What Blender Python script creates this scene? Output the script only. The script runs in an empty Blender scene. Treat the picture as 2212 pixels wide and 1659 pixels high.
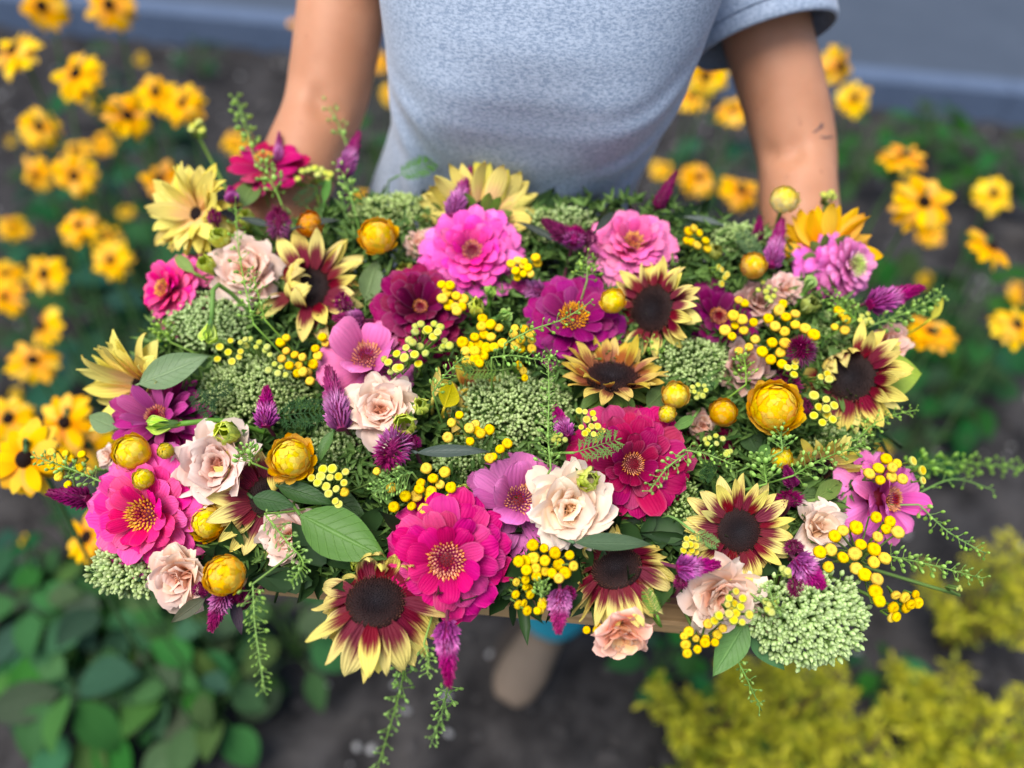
import bpy, math, random
import numpy as np
from mathutils import Vector, Matrix

random.seed(7)
rng = np.random.default_rng(7)
scene = bpy.context.scene
R = math.radians

# ------------------------------------------------------------------ camera
IMG_W, IMG_H = 2212.0, 1659.0           # working pixel frame of the photograph
HFOV = R(65)
FPX = IMG_W / 2 / math.tan(HFOV / 2)
PITCH, ROLL = R(46), R(5.4)
CAM = Vector((0, -0.80, 1.55))
_f = Vector((0, math.cos(PITCH), -math.sin(PITCH)))
_u = Vector((0, math.sin(PITCH), math.cos(PITCH)))
_x = Vector((1, 0, 0))
RT = _x * math.cos(ROLL) + _u * math.sin(ROLL)
UP = -_x * math.sin(ROLL) + _u * math.cos(ROLL)
FW = _f
camd = bpy.data.cameras.new('camera')
cam = bpy.data.objects.new('camera', camd)
scene.collection.objects.link(cam)
cam.matrix_world = Matrix(((RT.x, UP.x, -FW.x, CAM.x), (RT.y, UP.y, -FW.y, CAM.y), (RT.z, UP.z, -FW.z, CAM.z), (0, 0, 0, 1)))
camd.sensor_width = 36
camd.lens = 18 / math.tan(HFOV / 2)
camd.clip_start = 0.02
camd.clip_end = 400
camd.dof.use_dof = True
camd.dof.focus_distance = 0.625
camd.dof.aperture_fstop = 1.75
camd.dof.aperture_blades = 0
scene.camera = cam

# ------------------------------------------------------------------ light
SUN_EL, SUN_AZ = R(66), R(228)          # azimuth of the sun, clockwise from +Y
world = bpy.data.worlds.new('World')
scene.world = world
world.use_nodes = True
wn = world.node_tree
sky = wn.nodes.new('ShaderNodeTexSky')
sky.sky_type = 'NISHITA'
sky.sun_disc = False
sky.sun_elevation = SUN_EL
sky.sun_rotation = SUN_AZ
sky.air_density = 1.0
sky.dust_density = 3.0
sky.ozone_density = 1.0
bg = wn.nodes['Background']
bg.inputs['Strength'].default_value = 0.09
wn.links.new(sky.outputs[0], bg.inputs['Color'])
sund = bpy.data.lights.new('sun', 'SUN')
sund.energy = 1.5
sund.angle = R(35)
sund.color = (1.0, 0.975, 0.94)
sun = bpy.data.objects.new('sun', sund)
scene.collection.objects.link(sun)
sdir = Vector((math.sin(SUN_AZ) * math.cos(SUN_EL), math.cos(SUN_AZ) * math.cos(SUN_EL), math.sin(SUN_EL)))
sun.rotation_euler = sdir.to_track_quat('Z', 'Y').to_euler()
sun.location = (0, 0, 6)
scene.view_settings.view_transform = 'Standard'
scene.view_settings.look = 'None'
scene.view_settings.exposure = 1.0
scene.view_settings.gamma = 1
scene.view_settings.use_curve_mapping = False
scene.render.engine = 'CYCLES'
scene.cycles.use_denoising = True
scene.cycles.max_bounces = 7
scene.cycles.diffuse_bounces = 4
scene.cycles.transmission_bounces = 4
scene.cycles.caustics_reflective = False
scene.cycles.caustics_refractive = False

# ------------------------------------------------------------------ helpers
def P(u, v, d):
    """point of the place seen at photo pixel (u, v) at depth d metres"""
    return CAM + FW * d + RT * ((u - IMG_W / 2) / FPX * d) - UP * ((v - IMG_H / 2) / FPX * d)

def G(u, v, z=0.0):
    """point at height z seen at photo pixel (u, v)"""
    r = P(u, v, 1.0) - CAM
    return CAM + r * ((z - CAM.z) / r.z)

def dsurf(u, v):
    """depth of the top of the flower arrangement"""
    return 1.0 / (1.138 + 4.07e-4 * v) + 0.03 * ((u - 1090) / 900) ** 2

def S(u, v, dd=0.0):
    return P(u, v, dsurf(u, v) + dd)

def px(n, u, v, dd=0.0):
    return n * (dsurf(u, v) + dd) / FPX

def wdir(nx, ny, nz=None):
    if nz is None:
        nz = math.sqrt(max(0.0, 1 - nx * nx - ny * ny))
    return (RT * nx + UP * ny - FW * nz).normalized()

def lin(r, g, b):
    f = lambda c: (c / 12.92 if c <= 0.04045 else ((c + 0.055) / 1.055) ** 2.4)
    return (f(r / 255), f(g / 255), f(b / 255))

COL = scene.collection
def ob(name, data, parent=None, mw=None, color=None):
    o = bpy.data.objects.new(name, data)
    COL.objects.link(o)
    if parent is not None:
        o.parent = parent
        if mw is not None:
            o.matrix_local = PARW[parent.name] @ mw
    elif mw is not None:
        o.matrix_world = mw
    if color is not None:
        o.color = (color[0], color[1], color[2], 1)
    return o

PARW = {}                                # inverse world matrix of each parent
def thing(name, label, cat, loc, group=None):
    o = bpy.data.objects.new(name, None)
    o.empty_display_size = 0.02
    COL.objects.link(o)
    o.location = loc
    PARW[o.name] = Matrix.Translation(-Vector(loc))
    tag(o, label, cat, group)
    return o

def tag(o, label, cat, group=None):
    o['label'] = label
    o['category'] = cat
    if group:
        o['group'] = group

def frame(origin, z, roll=0.0, scale=1.0, xhint=None):
    z = z.normalized()
    h = xhint if xhint is not None else (Vector((0, 0, 1)) if abs(z.z) < 0.95 else Vector((1, 0, 0)))
    x = (h - z * h.dot(z)).normalized()
    y = z.cross(x)
    m = Matrix(((x.x, y.x, z.x), (x.y, y.y, z.y), (x.z, y.z, z.z))) @ Matrix.Rotation(roll, 3, 'Z')
    s = scale if hasattr(scale, '__len__') else (scale, scale, scale)
    m = m @ Matrix.Diagonal(s)
    m = m.to_4x4()
    m.translation = origin
    return m

class MB:
    """collects verts/faces with float point attributes"""
    def __init__(s):
        s.v = []; s.f = []; s.a = {}; s.n = 0
    def add(self, V, F, **attrs):
        V = np.asarray(V, dtype=float)
        self.v.append(V)
        k = self.n
        self.f.extend([tuple(i + k for i in q) for q in F])
        for key, val in attrs.items():
            val = np.broadcast_to(np.asarray(val, dtype=float), (len(V),))
            self.a.setdefault(key, []).append((k, val))
        self.n += len(V)
    def mesh(s, name, mat, smooth=True):
        me = bpy.data.meshes.new(name)
        V = np.concatenate(s.v) if s.v else np.zeros((0, 3))
        me.from_pydata(V.tolist(), [], s.f)
        for key, lst in s.a.items():
            arr = np.zeros(s.n, dtype=np.float32)
            for k, val in lst:
                arr[k:k + len(val)] = val
            at = me.attributes.new(key, 'FLOAT', 'POINT')
            at.data.foreach_set('value', arr)
        if smooth:
            me.polygons.foreach_set('use_smooth', [True] * len(me.polygons))
        if mat is not None:
            me.materials.append(mat)
        me.update()
        return me

def grid_faces(nu, nv):
    return [(i * (nv + 1) + j, i * (nv + 1) + j + 1, (i + 1) * (nv + 1) + j + 1, (i + 1) * (nv + 1) + j) for i in range(nu) for j in range(nv)]

def tube(pts, r, sides=6, cap=True):
    pts = [Vector(p) for p in pts]
    n = len(pts)
    rad = r if hasattr(r, '__len__') else [r] * n
    V = []; F = []
    t0 = (pts[1] - pts[0]).normalized()
    h = Vector((0, 0, 1)) if abs(t0.z) < 0.9 else Vector((1, 0, 0))
    x = (h - t0 * h.dot(t0)).normalized()
    for i, p in enumerate(pts):
        t = (pts[min(i + 1, n - 1)] - pts[max(i - 1, 0)])
        t = t.normalized() if t.length > 1e-9 else t0
        x = (x - t * x.dot(t)).normalized()
        y = t.cross(x)
        ra = rad[i] if hasattr(rad[i], '__len__') else (rad[i], rad[i])
        for k in range(sides):
            a = 2 * math.pi * k / sides
            V.append(p + x * (math.cos(a) * ra[0]) + y * (math.sin(a) * ra[1]))
    for i in range(n - 1):
        for k in range(sides):
            k2 = (k + 1) % sides
            F.append((i * sides + k, i * sides + k2, (i + 1) * sides + k2, (i + 1) * sides + k))
    if cap:
        F.append(tuple(range(sides - 1, -1, -1)))
        F.append(tuple(range((n - 1) * sides, n * sides)))
    return [tuple(v) for v in V], F

def smooth_path(pts, n=4):
    pts = [Vector(p) for p in pts]
    out = []
    q = [pts[0] * 2 - pts[1]] + pts + [pts[-1] * 2 - pts[-2]]
    for i in range(1, len(q) - 2):
        a, b, c, d = q[i - 1], q[i], q[i + 1], q[i + 2]
        for k in range(n):
            t = k / n
            out.append(0.5 * ((2 * b) + (c - a) * t + (2 * a - 5 * b + 4 * c - d) * t * t + (3 * b - a - 3 * c + d) * t ** 3))
    out.append(pts[-1])
    return out

# ------------------------------------------------------------------ materials
class NT:
    def __init__(s, name):
        s.m = bpy.data.materials.new(name)
        s.m.use_nodes = True
        s.t = s.m.node_tree
        s.t.nodes.clear()
        s.out = s.n('ShaderNodeOutputMaterial')
    def n(s, kind, **kw):
        x = s.t.nodes.new(kind)
        for k, v in kw.items():
            if k.startswith('i_'):
                key = k[2:]
                key = int(key) if key.isdigit() else key.replace('_', ' ')
                s.set(x.inputs[key], v)
            else:
                setattr(x, k, v)
        return x
    def set(s, sock, v):
        if isinstance(v, bpy.types.NodeSocket):
            s.t.links.new(v, sock)
        elif hasattr(v, '__len__') and sock.type == 'RGBA' and len(v) == 3:
            sock.default_value = (*v, 1)
        else:
            sock.default_value = v
    def attr(s, name):
        return s.n('ShaderNodeAttribute', attribute_name=name).outputs['Fac']
    def math(s, op, a, b=0.0, c=None, clamp=False):
        x = s.n('ShaderNodeMath', operation=op, use_clamp=clamp)
        s.set(x.inputs[0], a); s.set(x.inputs[1], b)
        if c is not None: s.set(x.inputs[2], c)
        return x.outputs[0]
    def mix(s, f, a, b, mode='MIX'):
        x = s.n('ShaderNodeMix', data_type='RGBA', blend_type=mode)
        s.set(x.inputs[0], f); s.set(x.inputs[6], a); s.set(x.inputs[7], b)
        return x.outputs[2]
    def ss(s, x, lo, hi, a=0.0, b=1.0):
        m = s.n('ShaderNodeMapRange', interpolation_type='SMOOTHSTEP')
        s.set(m.inputs[0], x)
        for i, v in enumerate((lo, hi, a, b)): s.set(m.inputs[i + 1], v)
        return m.outputs[0]
    def comb(s, x, y, z):
        c = s.n('ShaderNodeCombineXYZ')
        s.set(c.inputs[0], x); s.set(c.inputs[1], y); s.set(c.inputs[2], z)
        return c.outputs[0]
    def noise(s, vec, scale, detail=3, rough=0.55):
        x = s.n('ShaderNodeTexNoise')
        if vec is not None: s.set(x.inputs['Vector'], vec)
        x.inputs['Scale'].default_value = scale
        x.inputs['Detail'].default_value = detail
        x.inputs['Roughness'].default_value = rough
        return x.outputs['Fac']
    def obj(s):
        return s.n('ShaderNodeTexCoord').outputs['Object']
    def geo(s):
        return s.n('ShaderNodeNewGeometry').outputs['Position']
    def info(s):
        x = s.n('ShaderNodeObjectInfo')
        return x.outputs['Color'], x.outputs['Random']
    def bump(s, h, strength, dist):
        b = s.n('ShaderNodeBump')
        b.inputs['Strength'].default_value = strength
        b.inputs['Distance'].default_value = dist
        s.set(b.inputs['Height'], h)
        return b.outputs[0]
    def vary(s, col, rnd, h=0.012, v=0.12, sat=0.08):
        x = s.n('ShaderNodeHueSaturation')
        s.set(x.inputs['Color'], col)
        s.set(x.inputs['Hue'], s.math('MULTIPLY_ADD', rnd, 2 * h, 0.5 - h))
        r2 = s.math('FRACT', s.math('MULTIPLY', rnd, 7.31))
        s.set(x.inputs['Value'], s.math('MULTIPLY_ADD', r2, 2 * v, 1 - v))
        r3 = s.math('FRACT', s.math('MULTIPLY', rnd, 17.7))
        s.set(x.inputs['Saturation'], s.math('MULTIPLY_ADD', r3, 2 * sat, 1 - sat))
        return x.outputs[0]
    def surface(s, col, rough=0.55, spec=0.3, transl=0.0, normal=None, sheen=0.0, sss=0.0):
        p = s.n('ShaderNodeBsdfPrincipled')
        s.set(p.inputs['Base Color'], col)
        s.set(p.inputs['Roughness'], rough)
        p.inputs['Specular IOR Level'].default_value = spec
        if sheen: p.inputs['Sheen Weight'].default_value = sheen
        if sss:
            p.inputs['Subsurface Weight'].default_value = sss
            p.inputs['Subsurface Radius'].default_value = (1, 0.35, 0.2)
            p.inputs['Subsurface Scale'].default_value = 0.006
        if normal is not None: s.set(p.inputs['Normal'], normal)
        o = p.outputs[0]
        if transl:
            t = s.n('ShaderNodeBsdfTranslucent')
            s.set(t.inputs['Color'], col)
            if normal is not None: s.set(t.inputs['Normal'], normal)
            x = s.n('ShaderNodeMixShader')
            x.inputs[0].default_value = transl
            s.t.links.new(o, x.inputs[1]); s.t.links.new(t.outputs[0], x.inputs[2])
            o = x.outputs[0]
        s.t.links.new(o, s.out.inputs['Surface'])
        return s.m

def petal_material(name, base_k, tip_k, streak=0.22, rough=0.5, transl=0.3, edge=0.0, edge_col=(1, .9, .9), bump=0.5, rim=0.0, spec=0.16):
    n = NT(name)
    c, r = n.info()
    t, s_ = n.attr('t'), n.attr('s')
    vec = n.comb(n.math('MULTIPLY', t, 1.6), n.math('MULTIPLY', s_, 7.0), n.math('MULTIPLY', r, 40.0))
    ns = n.noise(vec, 1.0, 4, 0.6)
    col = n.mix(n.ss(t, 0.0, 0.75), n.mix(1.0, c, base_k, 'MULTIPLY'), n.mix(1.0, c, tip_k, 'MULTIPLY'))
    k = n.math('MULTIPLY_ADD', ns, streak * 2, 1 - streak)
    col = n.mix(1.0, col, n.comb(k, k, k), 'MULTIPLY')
    if edge:
        e = n.ss(n.math('ABSOLUTE', s_), 0.72, 1.0, 0.0, edge)
        e2 = n.ss(t, 0.86, 1.0, 0.0, edge)
        col = n.mix(n.math('MAXIMUM', e, e2), col, edge_col)
    if rim:
        e = n.math('MAXIMUM', n.ss(n.math('ABSOLUTE', s_), 0.7, 1.0, 0.0, rim), n.ss(t, 0.88, 1.0, 0.0, rim))
        col = n.mix(e, col, n.mix(0.3, c, (0.95, 0.6, 0.8)))
    col = n.vary(col, r)
    rib = n.math('SINE', n.math('MULTIPLY', s_, 22.0))
    h = n.math('MULTIPLY_ADD', rib, 0.35, ns)
    return n.surface(col, rough, spec, transl, n.bump(h, bump, 0.0006))

M = {}
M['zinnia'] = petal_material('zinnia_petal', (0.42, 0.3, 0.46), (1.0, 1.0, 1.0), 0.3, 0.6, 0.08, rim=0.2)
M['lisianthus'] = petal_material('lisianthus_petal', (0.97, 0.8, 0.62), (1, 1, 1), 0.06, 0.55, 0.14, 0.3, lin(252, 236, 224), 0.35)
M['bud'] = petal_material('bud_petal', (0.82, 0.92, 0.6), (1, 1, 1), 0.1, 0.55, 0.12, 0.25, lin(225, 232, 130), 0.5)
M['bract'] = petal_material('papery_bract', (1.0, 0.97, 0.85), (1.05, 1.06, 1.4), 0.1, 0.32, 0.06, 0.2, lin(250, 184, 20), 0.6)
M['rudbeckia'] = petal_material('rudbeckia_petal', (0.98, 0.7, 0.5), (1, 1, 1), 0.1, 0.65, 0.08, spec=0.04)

def sunflower_material(name, yellow, maroon, lo, hi, amount=1.0):
    n = NT(name)
    c, r = n.info()
    t, s_ = n.attr('t'), n.attr('s')
    vec = n.comb(n.math('MULTIPLY', t, 1.2), n.math('MULTIPLY', s_, 6.0), n.math('MULTIPLY', r, 50.0))
    ns = n.noise(vec, 1.0, 5, 0.65)
    a = n.math('MULTIPLY_ADD', n.math('SUBTRACT', ns, 0.5), 0.75, t)
    a = n.math('MULTIPLY_ADD', n.math('MULTIPLY', s_, s_), 0.22, a)
    a = n.math('MULTIPLY_ADD', r, 0.16, n.math('SUBTRACT', a, 0.08))
    f = n.ss(a, lo, hi)
    ycol = n.mix(ns, lin(*yellow), n.mix(1.0, lin(*yellow), (1.12, 1.1, 1.35), 'MULTIPLY'))
    mcol = n.mix(ns, lin(*maroon), n.mix(1.0, lin(*maroon), (1.9, 1.6, 1.5), 'MULTIPLY'))
    mcol = n.mix(amount, ycol, mcol)
    col = n.mix(f, mcol, ycol)
    col = n.mix(1.0, col, c, 'MULTIPLY')
    col = n.vary(col, r, 0.01, 0.1)
    rib = n.math('SINE', n.math('MULTIPLY', s_, 16.0))
    return n.surface(col, 0.55, 0.16, 0.14, n.bump(n.math('MULTIPLY_ADD', rib, 0.5, ns), 0.5, 0.0007))

M['sun_two'] = sunflower_material('bicolour_sunflower_petal', (234, 216, 112), (100, 24, 40), 0.40, 0.74)
M['sun_bronze'] = sunflower_material('bronze_sunflower_petal', (222, 192, 84), (122, 48, 42), 0.38, 0.72, 0.85)
M['sun_yellow'] = sunflower_material('yellow_sunflower_petal', (232, 216, 100), (212, 160, 120), 0.2, 0.6, 0.6)
M['sun_gold'] = sunflower_material('golden_sunflower_petal', (246, 186, 14), (226, 140, 10), 0.1, 0.6, 0.7)

def attr_ramp_material(name, stops, rough=0.6, spec=0.25, transl=0.0, attr='t', noise_k=0.15, bump=None, vary=True, scale=300, tint=True, kattr=None):
    n = NT(name)
    c, r = n.info()
    t = n.attr(attr)
    cr = n.n('ShaderNodeValToRGB')
    el = cr.color_ramp.elements
    el[0].position, el[0].color = stops[0][0], (*stops[0][1], 1)
    el[1].position, el[1].color = stops[-1][0], (*stops[-1][1], 1)
    for p, q in stops[1:-1]:
        e = el.new(p); e.color = (*q, 1)
    n.set(cr.inputs[0], t)
    col = cr.outputs[0]
    if tint: col = n.mix(1.0, col, c, 'MULTIPLY')
    ns = n.noise(n.geo(), scale, 3)
    k = n.math('MULTIPLY_ADD', ns, noise_k * 2, 1 - noise_k)
    if kattr:
        k = n.math('MULTIPLY', k, n.math('MULTIPLY_ADD', n.attr(kattr), 0.7, 0.65))
    col = n.mix(1.0, col, n.comb(k, k, k), 'MULTIPLY')
    if vary: col = n.vary(col, r, 0.008, 0.08)
    nm = n.bump(ns, bump[0], bump[1]) if bump else None
    return n.surface(col, rough, spec, transl, nm)

M['celosia'] = attr_ramp_material('celosia_floret', [(0, lin(124, 40, 106)), (0.3, lin(200, 96, 176)), (0.45, lin(220, 140, 200)), (0.65, lin(180, 24, 128)), (1, lin(158, 4, 98))], 0.5, 0.3, 0.25, kattr='k')
M['celosia_dark'] = attr_ramp_material('dark_celosia_floret', [(0, lin(90, 10, 60)), (0.5, lin(150, 14, 100)), (1, lin(118, 4, 70))], 0.5, 0.3, 0.2, kattr='k')
M['tansy'] = attr_ramp_material('tansy_button', [(0, lin(236, 180, 0)), (0.1, lin(246, 196, 0)), (0.2, lin(255, 212, 6)), (0.45, lin(255, 210, 2)), (0.6, lin(236, 186, 0)), (0.8, lin(150, 130, 20)), (1, lin(100, 130, 46))], 0.85, 0.05, 0.0, noise_k=0.22, bump=(0.9, 0.0012), scale=900)
M['tansy_young'] = attr_ramp_material('young_tansy_button', [(0, lin(214, 176, 16)), (0.12, lin(232, 198, 24)), (0.3, lin(236, 210, 40)), (0.4, lin(226, 214, 96)), (0.56, lin(160, 176, 74)), (1, lin(110, 150, 66))], 0.65, 0.2, 0.0, noise_k=0.2, bump=(0.8, 0.001), scale=900)
M['tansy_green'] = attr_ramp_material('green_tansy_bud', [(0, lin(200, 200, 70)), (0.4, lin(206, 208, 100)), (0.7, lin(160, 180, 86)), (1, lin(110, 150, 66))], 0.65, 0.2, 0.0, noise_k=0.2, bump=(0.8, 0.001), scale=900)
M['sedum'] = attr_ramp_material('sedum_bud', [(0, lin(104, 140, 60)), (0.45, lin(162, 190, 106)), (1, lin(198, 216, 146))], 0.5, 0.3, 0.1, kattr='k')
M['pod'] = attr_ramp_material('seed_pod', [(0, lin(126, 176, 66)), (1, lin(184, 220, 114))], 0.45, 0.35, 0.25, kattr='k')
M['stem'] = attr_ramp_material('green_stem', [(0, (1, 1, 1)), (1, (1, 1, 1))], 0.55, 0.3, 0.0, scale=60)
M['disc'] = attr_ramp_material('sunflower_disc', [(0, lin(34, 30, 34)), (0.45, lin(38, 26, 26)), (1, lin(46, 26, 22))], 0.7, 0.2, scale=500, noise_k=0.3)
M['disc_floret'] = attr_ramp_material('disc_floret', [(0, lin(52, 44, 48)), (0.5, lin(40, 26, 28)), (0.8, lin(66, 34, 30)), (1, lin(104, 66, 48))], 0.65, 0.25, kattr='k')
M['zin_floret'] = attr_ramp_material('zinnia_floret', [(0, lin(128, 14, 26)), (0.42, lin(168, 30, 40)), (0.55, lin(226, 150, 120)), (0.8, lin(238, 170, 120)), (1, lin(236, 150, 30))], 0.55, 0.25, kattr='k')
M['zin_floret_gold'] = attr_ramp_material('golden_zinnia_floret', [(0, lin(190, 60, 40)), (0.3, lin(220, 120, 60)), (0.6, lin(244, 190, 60)), (1, lin(244, 170, 30))], 0.55, 0.25, kattr='k')
M['zin_floret_green'] = attr_ramp_material('green_zinnia_floret', [(0, lin(170, 190, 90)), (0.5, lin(196, 220, 120)), (1, lin(236, 226, 190))], 0.55, 0.25, kattr='k')
M['cone'] = attr_ramp_material('rudbeckia_cone', [(0, lin(26, 16, 14)), (1, lin(48, 26, 14))], 0.8, 0.15, noise_k=0.4, scale=400)
M['core'] = attr_ramp_material('flower_core', [(0, (1, 1, 1)), (1, (1, 1, 1))], 0.6)

def leaf_material(name, vein=0.35, rough=0.45, transl=0.25, side=9.0, mott=0.2, spec=0.35):
    n = NT(name)
    c, r = n.info()
    t, s_ = n.attr('t'), n.attr('s')
    a = n.math('ABSOLUTE', s_)
    mid = n.ss(a, 0.02, 0.12, 1.0, 0.0)
    w = n.math('SINE', n.math('MULTIPLY', n.math('SUBTRACT', n.math('MULTIPLY', t, side), n.math('MULTIPLY', a, 2.2)), 6.283))
    sv = n.ss(w, 0.86, 1.0, 0.0, 0.55)
    v = n.math('MAXIMUM', mid, sv)
    ns = n.noise(n.comb(n.math('MULTIPLY', t, 5.0), n.math('MULTIPLY', s_, 2.5), n.math('MULTIPLY', r, 30.0)), 1.3, 5, 0.65)
    k = n.math('MULTIPLY_ADD', ns, mott * 2, 1 - mott)
    col = n.mix(1.0, c, n.comb(k, k, k), 'MULTIPLY')
    col = n.mix(n.math('MULTIPLY', v, vein), col, n.mix(1.0, c, (1.9, 1.7, 1.9), 'MULTIPLY'))
    col = n.vary(col, r, 0.015, 0.14)
    h = n.math('SUBTRACT', n.math('MULTIPLY', ns, 0.5), v)
    return n.surface(col, rough, spec, transl, n.bump(h, 0.6, 0.0012))
M['leaf'] = leaf_material('leaf_blade')
M['leaf_bed'] = leaf_material('bed_leaf', 0.2, 0.75, 0.2, 6.0, spec=0.12)

# ------------------------------------------------------------------ meshes shared by alike pieces
def blade(name, mat, wf, nu=7, nv=4, bend=0.0, bp=1.0, tip=0.0, cup=0.0, ridge=0.0, ruffle=0.0, rf=5.0, seed=0, fray=0.0, twist=0.0, side=0.0, rp=2):
    """a petal or leaf one unit long along +X, its upper face towards +Z"""
    r = np.random.default_rng(seed)
    ph = r.uniform(0, 6.28, 4)
    ts = 1 - (1 - np.linspace(0, 1, nu + 1)) ** 1.25
    V = []; T = []; SS = []
    x = z = 0.0
    pt = 0.0
    for t in ts:
        tm = (t + pt) / 2
        phi = bend * (tm ** bp) * 1.0 + tip * max(0, (tm - 0.65) / 0.35) ** 2
        x += math.cos(phi) * (t - pt); z += math.sin(phi) * (t - pt)
        pt = t
        w = wf(t)
        tw = twist * t
        for j in range(nv + 1):
            s = -1 + 2 * j / nv
            yy = s * w
            h = cup * w * s * s + ridge * w * math.cos(2 * math.pi * s)
            rr = ruffle * t ** rp * (math.sin(rf * s + ph[0]) * 0.6 + math.sin(rf * 2.1 * s + ph[1]) * 0.4 + 0.5 * math.sin(7 * t + ph[2]) * s * abs(s))
            xx = x + fray * t * t * math.sin(rf * 2.7 * s + ph[3]) - math.sin(phi) * (h + rr)
            zz = z + math.cos(phi) * (h + rr)
            y2 = yy * math.cos(tw) - 0 * math.sin(tw)
            z2 = zz + yy * math.sin(tw)
            V.append((xx, y2 + side * t * t, z2)); T.append(t); SS.append(s)
    m = MB()
    m.add(V, grid_faces(nu, nv), t=T, s=SS)
    return m.mesh(name, mat)

def w_spoon(W, base=0.35, p=2.2):
    return lambda t: W * (base + (1 - base) * min(1, t / 0.55) ** 0.9) * (max(0.0, 1 - max(0, (t - 0.62) / 0.38) ** p) ** 0.5 if t > 0.62 else 1) + 0.002
def w_point(W, peak=0.42, q=0.85):
    def f(t):
        a = (t / peak) if t < peak else (1 - (t - peak) / (1 - peak))
        return W * (0.3 + 0.7 * math.sin(a * math.pi / 2)) * 1.0 if t < peak else W * math.sin(max(a, 0) * math.pi / 2) ** q + 0.002
    return f
def w_leaf(W, peak=0.4):
    def f(t):
        a = (t / peak) if t < peak else (1 - (t - peak) / (1 - peak))
        return W * max(0, math.sin(a * math.pi / 2)) ** (0.8 if t < peak else 1.05) + 0.004
    return f
def w_fan(W):
    return lambda t: W * (0.22 + 0.78 * math.sin(min(1, t / 0.8) * math.pi / 2) ** 1.1) * (1 - max(0, (t - 0.8) / 0.2) ** 2.5 * 0.35)

LIB = {}
for k in range(5):
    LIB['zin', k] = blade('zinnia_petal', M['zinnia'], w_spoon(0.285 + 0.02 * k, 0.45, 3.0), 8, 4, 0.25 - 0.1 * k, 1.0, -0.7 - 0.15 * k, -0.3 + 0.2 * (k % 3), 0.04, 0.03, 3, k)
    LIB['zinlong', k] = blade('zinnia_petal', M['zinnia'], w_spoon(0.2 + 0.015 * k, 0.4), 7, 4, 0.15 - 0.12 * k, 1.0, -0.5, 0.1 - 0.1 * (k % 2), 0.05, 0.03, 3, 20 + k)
    LIB['lis', k] = blade('lisianthus_petal', M['lisianthus'], w_fan(0.60 + 0.03 * k), 10, 10, 0.25 - 0.12 * k, 1.2, -1.5, 0.55, 0.0, 0.085, 5.5 + k, 40 + k, 0.03, rp=4)
    LIB['lis_in', k] = blade('lisianthus_petal', M['lisianthus'], w_fan(0.56), 8, 8, 0.45, 1.0, -0.5 + 0.1 * k, 0.8, 0.0, 0.06, 5 + k, 50 + k, 0.025, rp=4)
    LIB['bud', k] = blade('bud_petal', M['bud'], w_fan(0.4), 8, 6, 0.42, 1.0, 0.25, 0.6, 0.0, 0.05, 6 + k, 60 + k, 0.03)
    LIB['bract', k] = blade('papery_bract', M['bract'], w_point(0.29 + 0.012 * k, 0.5, 0.6), 5, 4, -0.15 - 0.2 * (k % 2), 1.0, -0.35, -0.22, 0.0, 0.015, 3, 70 + k)
    LIB['rud', k] = blade('rudbeckia_petal', M['rudbeckia'], w_point(0.17 + 0.01 * k, 0.5, 0.62), 6, 2, -0.25 - 0.12 * k, 1.2, -0.2, -0.1, 0, 0.02, 3, 80 + k)
    for key, mt in (('two', 'sun_two'), ('bronze', 'sun_bronze'), ('yellow', 'sun_yellow'), ('gold', 'sun_gold')):
        LIB['sun_' + key, k] = blade('sunflower_petal', M[mt], w_point(0.15 + 0.013 * k, 0.45, 0.75), 9, 4, 0.3 - 0.22 * k, 1.0, (-0.5, 0.5, -0.9, 0.2, -0.3)[k], 0.18, 0.05, 0.03, 3, 90 + k, twist=(0.0, 0.5, -0.5, 0.2, -0.2)[k], side=(0, .06, -.07, .03, -.03)[k])
        LIB['suncurl_' + key, k] = blade('sunflower_petal', M[mt], w_point(0.2, 0.45, 0.8), 11, 4, 1.9 + 0.25 * k, 0.7, 0.6, 0.25, 0.05, 0.04, 3, 120 + k, twist=0.4 * (k - 2), side=.05 * (k - 2))
    LIB['leaf', k] = blade('leaf', M['leaf'], w_leaf(0.24), 12, 6, 0.15 - 0.12 * k, 1.0, -0.4, 0.22, 0.0, 0.02, 3.5, 130 + k, 0.004)
    LIB['bedleaf', k] = blade('leaf', M['leaf_bed'], w_leaf(0.27), 8, 4, -0.15 - 0.22 * k, 1.0, -0.3, 0.2, 0.0, 0.03, 3, 140 + k, side=0.05 * (k - 2))

def spindle(sides=5, prof=((0, 0), (0.25, 0.8), (0.6, 1), (0.88, 0.5), (1, 0))):
    V = []; F = []; T = []
    rows = []
    for t, r in prof:
        if r == 0:
            rows.append([len(V)]); V.append((0, 0, t)); T.append(t)
        else:
            row = []
            for k in range(sides):
                a = 2 * math.pi * k / sides
                row.append(len(V)); V.append((r * math.cos(a), r * math.sin(a), t)); T.append(t)
            rows.append(row)
    for a, b in zip(rows, rows[1:]):
        for k in range(sides):
            k2 = (k + 1) % sides
            if len(a) == 1 and len(b) == 1: continue
            if len(a) == 1: F.append((a[0], b[k2], b[k]))
            elif len(b) == 1: F.append((a[k], a[k2], b[0]))
            else: F.append((a[k], a[k2], b[k2], b[k]))
    return np.array(V), F, np.array(T)

def place(V, p, z, sx, sz, sy=None):
    z = Vector(z).normalized()
    h = Vector((0.3, 0.2, 1)) if abs(z.z) < 0.9 else Vector((1, 0.1, 0))
    x = (h - z * h.dot(z)).normalized(); y = z.cross(x)
    sy = sx if sy is None else sy
    A = np.array([[x.x * sx, y.x * sy, z.x * sz], [x.y * sx, y.y * sy, z.y * sz], [x.z * sx, y.z * sy, z.z * sz]])
    return V @ A.T + np.array(p)

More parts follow.
